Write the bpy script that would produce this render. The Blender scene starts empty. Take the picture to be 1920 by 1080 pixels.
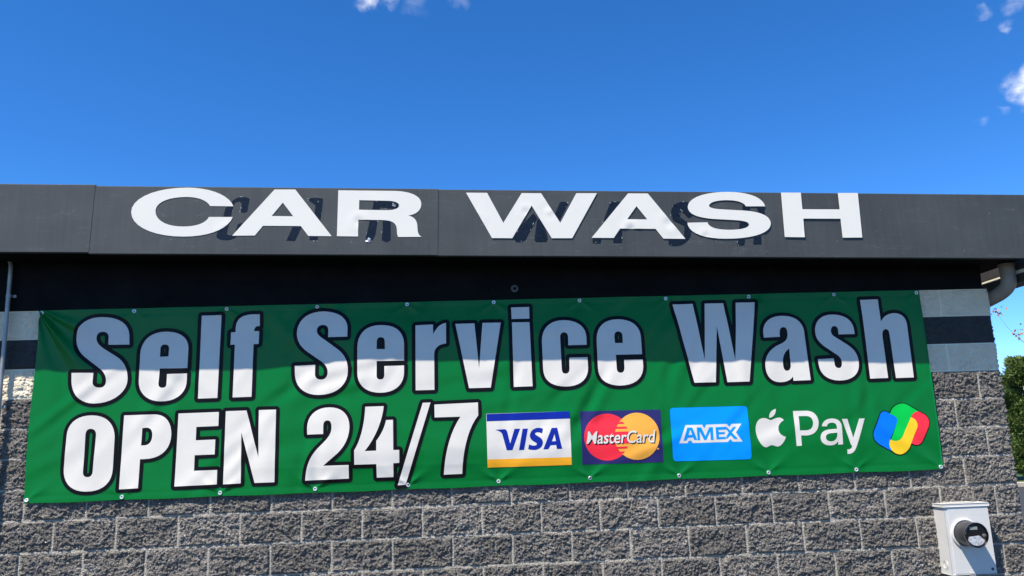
import bpy, bmesh, math, random, re
import numpy as np
from mathutils import Vector, Matrix
from mathutils.geometry import delaunay_2d_cdt

# ------------------------------------------------------------------ camera, sky, sun, exposure
scene = bpy.context.scene
COL = scene.collection
cam_data = bpy.data.cameras.new("camera")
cam_data.lens = 28.125
cam_data.sensor_width = 36.0
cam_data.clip_end = 2000.0
cam = bpy.data.objects.new("camera", cam_data)
COL.objects.link(cam)
R_ = Vector((0.99792433, -0.05463717, -0.03408525))
U_ = Vector((0.02239672, -0.20178809, 0.9791731))
F_ = Vector((0.06037724, 0.97790406, 0.20014555))
M = Matrix((R_, U_, -F_)).transposed().to_4x4()
M.translation = Vector((2.7541336, -5.6900655, 1.9720435))
cam.matrix_world = M
scene.camera = cam

SUN_TRAVEL = Vector((1.05, 1.0, -2.28)).normalized()      # direction the light travels
SUN_EL = math.asin(-SUN_TRAVEL.z)
SUN_AZ = math.atan2(-SUN_TRAVEL.x, -SUN_TRAVEL.y)          # from +Y towards +X
world = bpy.data.worlds.new("World")
scene.world = world
world.use_nodes = True
nt = world.node_tree
nt.nodes.clear()
W = lambda t: nt.nodes.new(t)
wout = W('ShaderNodeOutputWorld')
bg = W('ShaderNodeBackground')
sky = W('ShaderNodeTexSky')
sky.sky_type = 'NISHITA'
sky.sun_disc = False
sky.sun_elevation = SUN_EL
sky.sun_rotation = SUN_AZ
sky.altitude = 2200.0
sky.air_density = 0.8
sky.dust_density = 0.0
sky.ozone_density = 4.5
bg.inputs['Strength'].default_value = 0.15
# a few real wisps of cloud, placed by direction on the sky
tc = W('ShaderNodeTexCoord')
CLOUDS = [  # direction, angular radius, weight
    ((-0.1020, 0.8480, 0.5205), 0.017, 1.00), ((-0.112, 0.849, 0.5195), 0.012, 0.45), ((-0.080, 0.852, 0.5180), 0.012, 0.35), ((-0.048, 0.854, 0.5215), 0.020, 0.20),
    ((0.0017, 0.855, 0.5220), 0.014, 0.16), ((0.5598, 0.7192, 0.4116), 0.011, 0.60), ((0.5425, 0.7238, 0.4264), 0.010, 0.32),
    ((0.5640, 0.7071, 0.4310), 0.014, 0.36), ((0.5870, 0.7330, 0.3500), 0.027, 1.7), ((0.5790, 0.7410, 0.3440), 0.013, 0.9), ((0.5521, 0.7668, 0.3274), 0.008, 0.28),
    ((0.5677, 0.7546, 0.3291), 0.007, 0.22), ((-0.35, 0.75, 0.62), 0.08, 0.8), ((0.80, 0.52, 0.38), 0.10, 0.9),
]
noise = W('ShaderNodeTexNoise'); noise.inputs['Scale'].default_value = 34.0
noise.inputs['Detail'].default_value = 7.0; noise.inputs['Roughness'].default_value = 0.62
noise.inputs['Distortion'].default_value = 0.9
stretch = W('ShaderNodeMapping'); stretch.inputs['Rotation'].default_value = (0.0, 0.9, 0.0)
stretch.inputs['Scale'].default_value = (0.75, 1.0, 2.0)
nt.links.new(tc.outputs['Generated'], stretch.inputs['Vector'])
nt.links.new(stretch.outputs['Vector'], noise.inputs['Vector'])
warp = W('ShaderNodeVectorMath'); warp.operation = 'MULTIPLY_ADD'
nz2 = W('ShaderNodeTexNoise'); nz2.inputs['Scale'].default_value = 55.0; nz2.inputs['Detail'].default_value = 4.0
nt.links.new(tc.outputs['Generated'], nz2.inputs['Vector'])
sub = W('ShaderNodeVectorMath'); sub.operation = 'SUBTRACT'; sub.inputs[1].default_value = (0.5, 0.5, 0.5)
nt.links.new(nz2.outputs['Color'], sub.inputs[0])
nt.links.new(sub.outputs[0], warp.inputs[0]); warp.inputs[1].default_value = (0.03, 0.03, 0.03)
nt.links.new(tc.outputs['Generated'], warp.inputs[2])
acc = None
for d, r, w in CLOUDS:
    dv = Vector(d).normalized()
    dist = W('ShaderNodeVectorMath'); dist.operation = 'DISTANCE'; dist.inputs[1].default_value = dv
    nt.links.new(warp.outputs[0], dist.inputs[0])
    mr = W('ShaderNodeMapRange'); mr.interpolation_type = 'SMOOTHSTEP'
    mr.inputs['From Min'].default_value = r; mr.inputs['From Max'].default_value = r * 0.15
    mr.inputs['To Min'].default_value = 0.0; mr.inputs['To Max'].default_value = w
    nt.links.new(dist.outputs['Value'], mr.inputs['Value'])
    if acc is None:
        acc = mr.outputs[0]
    else:
        a = W('ShaderNodeMath'); a.operation = 'MAXIMUM'
        nt.links.new(acc, a.inputs[0]); nt.links.new(mr.outputs[0], a.inputs[1]); acc = a.outputs[0]
nr = W('ShaderNodeMapRange'); nr.inputs['From Min'].default_value = 0.22; nr.inputs['From Max'].default_value = 0.78
nt.links.new(noise.outputs['Fac'], nr.inputs['Value'])
cm = W('ShaderNodeMath'); cm.operation = 'MULTIPLY'; cm.use_clamp = True
nt.links.new(acc, cm.inputs[0]); nt.links.new(nr.outputs[0], cm.inputs[1])
# deep blue of a clear dry sky: the Sky Texture through a little saturation
hsv = W('ShaderNodeHueSaturation'); hsv.inputs['Saturation'].default_value = 1.26; hsv.inputs['Hue'].default_value = 0.504
nt.links.new(sky.outputs['Color'], hsv.inputs['Color'])
mixc = W('ShaderNodeMix'); mixc.data_type = 'RGBA'
nt.links.new(cm.outputs[0], mixc.inputs[0])
nt.links.new(hsv.outputs['Color'], mixc.inputs[6])
mixc.inputs[7].default_value = (4.6, 4.75, 5.1, 1.0)
nt.links.new(mixc.outputs[2], bg.inputs['Color'])
nt.links.new(bg.outputs[0], wout.inputs['Surface'])

sun_data = bpy.data.lights.new("sun", 'SUN')
sun_data.energy = 5.0
sun_data.angle = math.radians(0.53)
sun_data.color = (1.0, 0.945, 0.87)
sun = bpy.data.objects.new("sun", sun_data)
sun.rotation_euler = SUN_TRAVEL.to_track_quat('-Z', 'Y').to_euler()
sun.location = (-6, -6, 14)
COL.objects.link(sun)

scene.view_settings.view_transform = 'Standard'
scene.view_settings.look = 'None'
scene.view_settings.exposure = 0.79
scene.view_settings.gamma = 1.0
scene.view_settings.use_curve_mapping = False

# ------------------------------------------------------------------ helpers
rng = np.random.default_rng(7)
random.seed(7)

def tag(o, label=None, cat=None, group=None, kind=None):
    if label: o["label"] = label
    if cat: o["category"] = cat
    if group: o["group"] = group
    if kind: o["kind"] = kind
    return o

def empty(name, loc, label, cat, group=None):
    o = bpy.data.objects.new(name, None)
    o.location = loc
    o.empty_display_size = 0.2
    COL.objects.link(o)
    return tag(o, label, cat, group)

def link_mesh(name, me, mats, parent=None):
    for m in (mats if isinstance(mats, (list, tuple)) else [mats]):
        me.materials.append(m)
    o = bpy.data.objects.new(name, me)
    COL.objects.link(o)
    if parent is not None:
        o.parent = parent
        if parent.type == 'EMPTY':
            o.matrix_parent_inverse = Matrix.Translation(-Vector(parent.location))
    return o

def from_arrays(name, V, Fq, mats, parent=None, smooth=False, mat_idx=None):
    me = bpy.data.meshes.new(name)
    V = np.asarray(V, np.float32)
    Fq = np.asarray(Fq, np.int32)
    n = Fq.shape[1]
    me.vertices.add(len(V)); me.vertices.foreach_set('co', V.ravel())
    me.loops.add(Fq.size); me.loops.foreach_set('vertex_index', Fq.ravel())
    me.polygons.add(len(Fq))
    me.polygons.foreach_set('loop_start', np.arange(0, Fq.size, n, dtype=np.int32))
    me.polygons.foreach_set('loop_total', np.full(len(Fq), n, np.int32))
    if mat_idx is not None:
        me.polygons.foreach_set('material_index', np.asarray(mat_idx, np.int32))
    me.update(calc_edges=True)
    me.validate()
    if smooth:
        me.polygons.foreach_set('use_smooth', np.ones(len(me.polygons), bool))
    return link_mesh(name, me, mats, parent)

def from_bm(name, bm, mats, parent=None, smooth=False):
    me = bpy.data.meshes.new(name)
    bmesh.ops.recalc_face_normals(bm, faces=bm.faces)
    bm.to_mesh(me); bm.free()
    if smooth:
        for p in me.polygons: p.use_smooth = True
        try: me.set_sharp_from_angle(angle=math.radians(38))
        except Exception: pass
    return link_mesh(name, me, mats, parent)

def add_box(bm, lo, hi, mi=0, bevel=0.0):
    lo, hi = Vector(lo), Vector(hi)
    r = bmesh.ops.create_cube(bm, size=1.0)
    for v in r['verts']:
        v.co = Vector(((lo.x + hi.x) / 2 + v.co.x * (hi.x - lo.x), (lo.y + hi.y) / 2 + v.co.y * (hi.y - lo.y), (lo.z + hi.z) / 2 + v.co.z * (hi.z - lo.z)))
    fs = list({f for v in r['verts'] for f in v.link_faces})
    for f in fs: f.material_index = mi
    if bevel > 0:
        es = list({e for f in fs for e in f.edges})
        bmesh.ops.bevel(bm, geom=es, offset=bevel, segments=2, affect='EDGES', profile=0.5)
    return r['verts']

def add_tube(bm, pts, radii, seg=16, cap=True, mi=0):
    pts = [Vector(p) for p in pts]
    if not isinstance(radii, (list, tuple)): radii = [radii] * len(pts)
    rings = []
    ref = None
    for i, p in enumerate(pts):
        t = (pts[min(i + 1, len(pts) - 1)] - pts[max(i - 1, 0)]).normalized()
        if ref is None:
            ref = Vector((0, 1, 0)) if abs(t.y) < 0.9 else Vector((1, 0, 0))
        a = (ref - t * ref.dot(t)).normalized(); ref = a
        b = t.cross(a)
        rings.append([bm.verts.new(p + (a * math.cos(2 * math.pi * k / seg) + b * math.sin(2 * math.pi * k / seg)) * radii[i]) for k in range(seg)])
    for i in range(len(rings) - 1):
        for k in range(seg):
            f = bm.faces.new((rings[i][k], rings[i][(k + 1) % seg], rings[i + 1][(k + 1) % seg], rings[i + 1][k])); f.material_index = mi
    if cap:
        for rr in (rings[0], rings[-1]):
            f = bm.faces.new(rr); f.material_index = mi

def add_lathe_y(bm, cx, cz, prof, seg=40, mi=0, close=True):
    """profile of (radius, y) turned about the axis through (cx, cz) along y"""
    rings = []
    for r, y in prof:
        rings.append([bm.verts.new((cx + r * math.cos(2 * math.pi * k / seg), y, cz + r * math.sin(2 * math.pi * k / seg))) for k in range(seg)])
    for i in range(len(rings) - 1):
        for k in range(seg):
            f = bm.faces.new((rings[i][k], rings[i][(k + 1) % seg], rings[i + 1][(k + 1) % seg], rings[i + 1][k])); f.material_index = mi
    if close:
        f = bm.faces.new(rings[-1]); f.material_index = mi
        f = bm.faces.new(rings[0]); f.material_index = mi

# ------------------------------------------------------------------ materials
def mat(name, col, rough=0.6, spec=0.5, metal=0.0, var=0.0, vscale=6.0, bump=0.0, bscale=60.0, col2=None, coat=0.0, bdist=0.01):
    m = bpy.data.materials.new(name); m.use_nodes = True
    t = m.node_tree; b = t.nodes['Principled BSDF']
    b.inputs['Base Color'].default_value = (*col, 1)
    b.inputs['Roughness'].default_value = rough
    b.inputs['Specular IOR Level'].default_value = spec
    b.inputs['Metallic'].default_value = metal
    b.inputs['Coat Weight'].default_value = coat
    co = t.nodes.new('ShaderNodeTexCoord')
    if var > 0 or col2:
        n = t.nodes.new('ShaderNodeTexNoise'); n.inputs['Scale'].default_value = vscale; n.inputs['Detail'].default_value = 6
        n.inputs['Roughness'].default_value = 0.6
        t.links.new(co.outputs['Object'], n.inputs['Vector'])
        mx = t.nodes.new('ShaderNodeMix'); mx.data_type = 'RGBA'
        c2 = col2 if col2 else tuple(c * (1 + var) for c in col)
        c1 = col if col2 else tuple(c * (1 - var) for c in col)
        mr = t.nodes.new('ShaderNodeMapRange'); mr.inputs['From Min'].default_value = 0.3; mr.inputs['From Max'].default_value = 0.7
        t.links.new(n.outputs['Fac'], mr.inputs['Value'])
        t.links.new(mr.outputs[0], mx.inputs[0])
        mx.inputs[6].default_value = (*c1, 1); mx.inputs[7].default_value = (*c2, 1)
        t.links.new(mx.outputs[2], b.inputs['Base Color'])
    if bump > 0:
        n2 = t.nodes.new('ShaderNodeTexNoise'); n2.inputs['Scale'].default_value = bscale; n2.inputs['Detail'].default_value = 5
        t.links.new(co.outputs['Object'], n2.inputs['Vector'])
        bp = t.nodes.new('ShaderNodeBump'); bp.inputs['Strength'].default_value = bump; bp.inputs['Distance'].default_value = bdist
        t.links.new(n2.outputs['Fac'], bp.inputs['Height'])
        t.links.new(bp.outputs[0], b.inputs['Normal'])
    return m

def vinyl(name, col, rough=0.30):
    return mat(name, col, rough, 0.20, var=0.05, vscale=2.5, bump=0.12, bscale=9.0, bdist=0.01)

M_green = vinyl("green_vinyl", (0.0, 0.150, 0.024))
M_vblack = mat("black_print", (0.005, 0.0045, 0.005), 0.35, 0.12, var=0.05, vscale=2.5, bump=0.12, bscale=9.0, bdist=0.01)
M_vwhite = vinyl("white_print", (0.700, 0.650, 0.560))
M_navy = vinyl("navy_print", (0.025, 0.022, 0.115))
M_vblue = vinyl("royal_blue_print", (0.004, 0.018, 0.26))
M_gold = vinyl("gold_print", (0.86, 0.38, 0.02))
M_red = vinyl("red_print", (0.86, 0.03, 0.05))
M_orange = vinyl("orange_print", (0.90, 0.40, 0.055))
M_sky = vinyl("sky_blue_print", (0.0, 0.27, 0.92))
M_bluep = vinyl("blue_print", (0.0, 0.17, 0.82))
M_lgreen = vinyl("bright_green_print", (0.0, 0.50, 0.055))
M_yellow = vinyl("yellow_print", (0.90, 0.55, 0.02))
M_metal = mat("zinc_metal", (0.74, 0.74, 0.73), 0.38, 0.5, 0.45, var=0.12, vscale=90)
M_dmetal = mat("dark_screw", (0.08, 0.08, 0.085), 0.45, 0.5, 0.8)
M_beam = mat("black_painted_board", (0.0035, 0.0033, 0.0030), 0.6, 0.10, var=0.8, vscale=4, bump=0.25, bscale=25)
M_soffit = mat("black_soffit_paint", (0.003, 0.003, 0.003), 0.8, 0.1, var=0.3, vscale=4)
M_signwhite = mat("white_sign_sheet", (0.70, 0.665, 0.575), 0.42, 0.45, var=0.02, vscale=4, bump=0.10, bscale=5)
M_old = mat("old_glue_black", (0.005, 0.0055, 0.007), 0.25, 0.4, var=0.4, vscale=22, bump=0.5, bscale=45)
M_chip = mat("peeled_paint_edge", (0.38, 0.38, 0.38), 0.5)
M_conduit = mat("grey_conduit", (0.34, 0.33, 0.31), 0.42, 0.5, 0.35, var=0.15, vscale=12)
M_pipe = mat("bronze_downspout", (0.27, 0.235, 0.18), 0.5, 0.45, var=0.12, vscale=14)
M_gutter = mat("dark_gutter_metal", (0.05, 0.047, 0.043), 0.55, 0.4, var=0.2, vscale=10)
M_cream = mat("cream_trim", (0.82, 0.76, 0.60), 0.6, 0.3, var=0.04)
M_box = mat("light_grey_enamel", (0.57, 0.55, 0.50), 0.36, 0.5, var=0.05, vscale=7, bump=0.04, bscale=40)
M_meter = mat("dark_grey_plastic", (0.035, 0.034, 0.034), 0.32, 0.5, var=0.1)
M_mblack = mat("black_gloss_plastic", (0.006, 0.006, 0.007), 0.08, 0.6, coat=0.5)
M_lcd = mat("display_grey", (0.22, 0.24, 0.22), 0.25)
M_paper = mat("meter_label_paper", (0.42, 0.42, 0.42), 0.3, var=0.45, vscale=70)
M_copper = mat("copper_tab", (0.42, 0.2, 0.08), 0.4, 0.5, 0.5)
M_rooftop = mat("roof_membrane", (0.30, 0.30, 0.29), 0.8, var=0.15)
M_flatwall = mat("plain_grey_block", (0.16, 0.155, 0.15), 0.9, var=0.2, vscale=14, bump=0.4, bscale=40)

def block_material(name, paint=None):
    m = bpy.data.materials.new(name); m.use_nodes = True
    t = m.node_tree; b = t.nodes['Principled BSDF']; N = t.nodes.new; L = t.links.new
    co = N('ShaderNodeTexCoord')
    n1 = N('ShaderNodeTexNoise'); n1.inputs['Scale'].default_value = 9; n1.inputs['Detail'].default_value = 5
    n2 = N('ShaderNodeTexNoise'); n2.inputs['Scale'].default_value = 95; n2.inputs['Detail'].default_value = 6; n2.inputs['Roughness'].default_value = 0.75
    vo = N('ShaderNodeTexVoronoi'); vo.inputs['Scale'].default_value = 150
    for n in (n1, n2, vo): L(co.outputs['Object'], n.inputs['Vector'])
    at = N('ShaderNodeAttribute'); at.attribute_name = 'mortar'
    tn = N('ShaderNodeAttribute'); tn.attribute_name = 'tone'
    if paint is None:
        c1 = N('ShaderNodeValToRGB')
        e = c1.color_ramp.elements
        e[0].position = 0.36; e[0].color = (0.068, 0.061, 0.051, 1)
        e[1].position = 0.66; e[1].color = (0.40, 0.37, 0.325, 1)
        k = e.new(0.5); k.color = (0.190, 0.174, 0.150, 1)
        L(n2.outputs['Fac'], c1.inputs[0])
        # warm and purple tints of the aggregate
        tint = N('ShaderNodeMix'); tint.data_type = 'RGBA'; tint.blend_type = 'MULTIPLY'; tint.inputs[0].default_value = 0.6
        tr = N('ShaderNodeValToRGB'); te = tr.color_ramp.elements
        te[0].position = 0.35; te[0].color = (0.96, 0.91, 0.92, 1); te[1].position = 0.65; te[1].color = (1.0, 0.97, 0.90, 1)
        L(n1.outputs['Fac'], tr.inputs[0])
        L(c1.outputs[0], tint.inputs[6]); L(tr.outputs[0], tint.inputs[7])
        tone = N('ShaderNodeMix'); tone.data_type = 'RGBA'; tone.blend_type = 'MULTIPLY'; tone.inputs[0].default_value = 1.0
        L(tint.outputs[2], tone.inputs[6]); L(tn.outputs['Color'], tone.inputs[7])
        # pale stone chips
        ch = N('ShaderNodeMath'); ch.operation = 'GREATER_THAN'; ch.inputs[1].default_value = 0.965
        L(vo.outputs['Color'], ch.inputs[0])
        cx = N('ShaderNodeMix'); cx.data_type = 'RGBA'; L(ch.outputs[0], cx.inputs[0]); L(tone.outputs[2], cx.inputs[6]); cx.inputs[7].default_value = (0.62, 0.60, 0.57, 1)
        base = cx.outputs[2]
        b.inputs['Roughness'].default_value = 0.85
        b.inputs['Specular IOR Level'].default_value = 0.35
    else:
        cx = N('ShaderNodeMix'); cx.data_type = 'RGBA'; mr = N('ShaderNodeMapRange'); mr.inputs['From Min'].default_value = 0.3; mr.inputs['From Max'].default_value = 0.7
        L(n1.outputs['Fac'], mr.inputs['Value']); L(mr.outputs[0], cx.inputs[0])
        cx.inputs[6].default_value = (*[c * 0.86 for c in paint], 1); cx.inputs[7].default_value = (*paint, 1)
        ch = N('ShaderNodeMath'); ch.operation = 'GREATER_THAN'; ch.inputs[1].default_value = 0.985 if paint[0] < 0.1 else 2.0
        L(vo.outputs['Color'], ch.inputs[0])
        cs = N('ShaderNodeMix'); cs.data_type = 'RGBA'; L(ch.outputs[0], cs.inputs[0]); L(cx.outputs[2], cs.inputs[6]); cs.inputs[7].default_value = (0.45, 0.44, 0.42, 1)
        base = cs.outputs[2]
        b.inputs['Roughness'].default_value = 0.5
        b.inputs['Specular IOR Level'].default_value = 0.5
    mm = N('ShaderNodeMix'); mm.data_type = 'RGBA'
    L(at.outputs['Fac'], mm.inputs[0]); L(base, mm.inputs[6])
    if paint is None: mm.inputs[7].default_value = (0.45, 0.41, 0.335, 1)
    else: mm.inputs[7].default_value = (*[min(c * 1.12, 0.88) for c in paint], 1)
    L(mm.outputs[2], b.inputs['Base Color'])
    bp = N('ShaderNodeBump'); bp.inputs['Strength'].default_value = 1.0 if paint is None else 0.4; bp.inputs['Distance'].default_value = 0.010
    ad = N('ShaderNodeMath'); ad.operation = 'ADD'; L(n2.outputs['Fac'], ad.inputs[0]); L(vo.outputs['Distance'], ad.inputs[1])
    L(ad.outputs[0], bp.inputs['Height']); L(bp.outputs[0], b.inputs['Normal'])
    return m

M_block = block_material("split_face_block")
M_wpaint = block_material("white_block_paint", (0.84, 0.70, 0.48))
M_bpaint = block_material("black_block_paint", (0.024, 0.021, 0.017))

def fascia_material():
    m = mat("charcoal_sheet_metal", (0.06, 0.062, 0.060), 0.45, 0.35)
    t = m.node_tree; b = t.nodes['Principled BSDF']; N = t.nodes.new; L = t.links.new
    co = N('ShaderNodeTexCoord')
    n = N('ShaderNodeTexNoise'); n.inputs['Scale'].default_value = 1.6; n.inputs['Detail'].default_value = 7; n.inputs['Roughness'].default_value = 0.65
    L(co.outputs['Object'], n.inputs['Vector'])
    mp = N('ShaderNodeMapping'); mp.inputs['Scale'].default_value = (24, 1, 1.4); L(co.outputs['Object'], mp.inputs['Vector'])
    ns = N('ShaderNodeTexNoise'); ns.inputs['Scale'].default_value = 2.0; ns.inputs['Detail'].default_value = 5; L(mp.outputs[0], ns.inputs['Vector'])
    ad = N('ShaderNodeMath'); ad.operation = 'MULTIPLY_ADD'; ad.inputs[1].default_value = 0.5
    L(ns.outputs['Fac'], ad.inputs[0]); L(n.outputs['Fac'], ad.inputs[2])
    cr = N('ShaderNodeValToRGB'); e = cr.color_ramp.elements
    e[0].position = 0.5; e[0].color = (0.042, 0.0435, 0.040, 1); e[1].position = 1.0; e[1].color = (0.062, 0.065, 0.059, 1)
    L(ad.outputs[0], cr.inputs[0])
    vo = N('ShaderNodeTexVoronoi'); vo.inputs['Scale'].default_value = 9; L(co.outputs['Object'], vo.inputs['Vector'])
    lt = N('ShaderNodeMath'); lt.operation = 'LESS_THAN'; lt.inputs[1].default_value = 0.035; L(vo.outputs['Distance'], lt.inputs[0])
    mx = N('ShaderNodeMix'); mx.data_type = 'RGBA'; L(lt.outputs[0], mx.inputs[0]); L(cr.outputs[0], mx.inputs[6]); mx.inputs[7].default_value = (0.16, 0.16, 0.155, 1)
    # thin scuff lines
    mp2 = N('ShaderNodeMapping'); mp2.inputs['Scale'].default_value = (1.3, 1, 9); mp2.inputs['Rotation'].default_value = (0, 0.12, 0); L(co.outputs['Object'], mp2.inputs['Vector'])
    nn = N('ShaderNodeTexNoise'); nn.inputs['Scale'].default_value = 3.0; nn.inputs['Detail'].default_value = 8; nn.inputs['Distortion'].default_value = 1.2; L(mp2.outputs[0], nn.inputs['Vector'])
    pk = N('ShaderNodeMath'); pk.operation = 'COMPARE'; pk.inputs[1].default_value = 0.63; pk.inputs[2].default_value = 0.0035; L(nn.outputs['Fac'], pk.inputs[0])
    pm = N('ShaderNodeMath'); pm.operation = 'MULTIPLY'; pm.inputs[1].default_value = 0.45; L(pk.outputs[0], pm.inputs[0])
    mx2 = N('ShaderNodeMix'); mx2.data_type = 'RGBA'; L(pm.outputs[0], mx2.inputs[0]); L(mx.outputs[2], mx2.inputs[6]); mx2.inputs[7].default_value = (0.17, 0.175, 0.175, 1)
    L(mx2.outputs[2], b.inputs['Base Color'])
    nb = N('ShaderNodeTexNoise'); nb.inputs['Scale'].default_value = 1.5; nb.inputs['Detail'].default_value = 2; L(co.outputs['Object'], nb.inputs['Vector'])
    bp = N('ShaderNodeBump'); bp.inputs['Strength'].default_value = 0.55; bp.inputs['Distance'].default_value = 0.03
    L(nb.outputs['Fac'], bp.inputs['Height']); L(bp.outputs[0], b.inputs['Normal'])
    return m
M_fascia = fascia_material()

# ------------------------------------------------------------------ numpy noise
def hash2(i, j, k):
    h = (i.astype(np.int64) * 73856093) ^ (j.astype(np.int64) * 19349663) ^ np.int64(k * 83492791)
    h = (h ^ (h >> 13)) * 1274126177
    h = h ^ (h >> 16)
    return (h & 0xFFFFFF).astype(np.float64) / float(0x1000000)

def vnoise(x, y, seed):
    i = np.floor(x); j = np.floor(y); fx = x - i; fy = y - j
    fx = fx * fx * (3 - 2 * fx); fy = fy * fy * (3 - 2 * fy)
    a = hash2(i, j, seed); b = hash2(i + 1, j, seed); c = hash2(i, j + 1, seed); d = hash2(i + 1, j + 1, seed)
    return (a * (1 - fx) + b * fx) * (1 - fy) + (c * (1 - fx) + d * fx) * fy - 0.5

def facets(x, y, seed):
    """broken-stone facets: nearest cell's tilted plane"""
    i0 = np.floor(x); j0 = np.floor(y)
    best = np.full(x.shape, 9.0); val = np.zeros(x.shape)
    for di in (-1, 0, 1):
        for dj in (-1, 0, 1):
            i = i0 + di; j = j0 + dj
            px = i + hash2(i, j, seed); py = j + hash2(i, j, seed + 1)
            d = (x - px) ** 2 + (y - py) ** 2
            h = (hash2(i, j, seed + 2) - 0.5) + (x - px) * (hash2(i, j, seed + 3) - 0.5) * 1.7 + (y - py) * (hash2(i, j, seed + 4) - 0.5) * 1.7
            m = d < best
            best = np.where(m, d, best); val = np.where(m, h, val)
    return val

# ------------------------------------------------------------------ GROUND
def plane_obj(name, x0, x1, y0, y1, z, m, kind='structure', n=1):
    V = [(x0 + (x1 - x0) * i / n, y0 + (y1 - y0) * j / n, z) for j in range(n + 1) for i in range(n + 1)]
    Fq = [(j * (n + 1) + i, j * (n + 1) + i + 1, (j + 1) * (n + 1) + i + 1, (j + 1) * (n + 1) + i) for j in range(n) for i in range(n)]
    o = from_arrays(name, V, Fq, m)
    tag(o, kind=kind)
    return o

M_asphalt = mat("asphalt", (0.036, 0.036, 0.038), 0.85, 0.4, var=0.25, vscale=3, bump=0.5, bscale=120)
M_lawn = mat("lawn_grass", (0.05, 0.085, 0.02), 0.9, 0.2, var=0.45, vscale=5, bump=0.6, bscale=60)
M_kerb = mat("kerb_concrete", (0.44, 0.38, 0.28), 0.85, 0.3, var=0.12, vscale=6)
M_walk = mat("pavement_concrete", (0.36, 0.35, 0.33), 0.85, 0.3, var=0.12, vscale=4)
tag(plane_obj("ground", -400, 400, -400, 400, 0.0, M_asphalt), "dark asphalt parking ground round the building")
KA = math.radians(-8)
bm = bmesh.new(); add_box(bm, (-80, 24.6, -0.05), (140, 24.9, 0.16), bevel=0.02)
tag(from_bm("kerb", bm, M_kerb), "tan concrete kerb at the far edge of the asphalt", kind='structure')
tag(plane_obj("lawn", -80, 140, 24.9, 390, 0.15, M_lawn), "grass verge behind the tan kerb", kind='structure')

# ------------------------------------------------------------------ BUILDING
CB = 0.2032
BL = 0.4064
S_END = 6.676
DEPTH = 6.0
building = empty("car_wash_building", (3.0, 3.0, 0.0),
                 "grey split-face block car wash with black and white top courses and charcoal fascia", "building")

half = [0.0, 0.0050, 0.0076] + list(np.linspace(0.0125, 0.1907, 34)) + [0.1956, 0.1982]
coarse = [0.0, 0.0050, 0.0076, 0.05, 0.10, 0.15, 0.1956, 0.1982]
def lines(a, b, fine):
    out = []
    k = math.floor(a / CB)
    while k * CB < b:
        out += [k * CB + t for t in (half if fine else coarse)]
        k += 1
    return np.array([v for v in out if a - 1e-6 <= v <= b + 1e-6])
S = np.concatenate([lines(-5.6, -0.8128 - 1e-3, False), lines(-0.8128, S_END + 0.06, True), lines(S_END + 0.0601, S_END + DEPTH, False)])

def build_blocks(name, c0, c1, fine, material, amp, label=None):
    Z = np.unique(np.round(np.concatenate([lines(c0 * CB, c1 * CB, fine), [c0 * CB, c1 * CB]]), 6))
    s, z = np.meshgrid(S, Z)
    course = np.clip(np.floor((z + 1e-7) / CB), c0, c1 - 1)
    zl = z - course * CB
    dz = np.minimum(zl, CB - zl)
    off = np.where(course.astype(int) % 2 == 0, 0.5, 0.0) * BL
    kk = np.round((s - off) / BL)
    ds = np.abs(s - off - kk * BL)
    blk = np.floor((s - off) / BL)
    # the corner block has no joint at the very corner
    near_corner = np.abs(s - S_END) < 0.1
    ds = np.where(near_corner, 0.2, ds)
    dj = np.minimum(dz, ds)
    mort = (dj < 0.0058).astype(float)
    sd = s + blk * 3.17; zd = z + course * 1.73
    h = (facets(sd / 0.105, zd / 0.075, 11) * 0.0105 + facets(sd / 0.036 + zd * 6, zd / 0.026, 23) * 0.0080
         + facets(sd / 0.0175, zd / 0.0145 + sd * 5, 37) * 0.0085 + facets(sd / 0.0105, zd / 0.0095, 51) * 0.0070 + (rng.random(s.shape) - 0.5) * 0.0052
         + vnoise(sd / 0.16, zd / 0.11, 77) * 0.008)
    tilt = (hash2(blk, course, 91) - 0.5) * 0.05 * (zl - CB / 2) / 0.1
    prof = np.clip((dj - 0.0050) / 0.011, 0, 1); prof = np.sqrt(prof) * 0.65 + prof * 0.35
    disp = np.where(mort > 0, 0.0050 + vnoise(s / 0.03, z / 0.03, 3) * 0.0014,
                    0.0026 + prof * (0.0078 + np.clip((h + tilt * 0.1) * 0.9, -0.0078, 0.0090)) * amp)
    tone = (0.83 + 0.32 * hash2(blk, course, 55)) * (1.0 + 0.9 * np.clip(vnoise(s / 0.21, z / 0.16, 301) + 0.6 * vnoise(s / 0.07, z / 0.06, 302) - 0.12, 0, 1))
    # wrap round the corner
    t = np.clip((s - (S_END - 0.006)) / 0.012, 0, 1)
    ang = t * math.pi / 2
    nx, ny = np.sin(ang), -np.cos(ang)
    bx = np.where(s < S_END - 0.006, s, np.where(s > S_END + 0.006, S_END, S_END - 0.006 + 0.006 * np.sin(ang)))
    by = np.where(s < S_END - 0.006, 0.0, np.where(s > S_END + 0.006, s - S_END, 0.006 - 0.006 * np.cos(ang)))
    X = bx + nx * disp; Y = by + ny * disp
    nz, ns = s.shape
    V = np.stack([X, Y, z], -1).reshape(-1, 3)
    idx = np.arange(nz * ns).reshape(nz, ns)
    Fq = np.stack([idx[:-1, :-1], idx[:-1, 1:], idx[1:, 1:], idx[1:, :-1]], -1).reshape(-1, 4)
    o = from_arrays(name, V, Fq, material, building)
    for an, arr in (('mortar', mort), ('tone', tone)):
        a = o.data.attributes.new(an, 'FLOAT', 'POINT'); a.data.foreach_set('value', arr.astype(np.float32).ravel())
    if label: o["label"] = label
    return o

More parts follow.
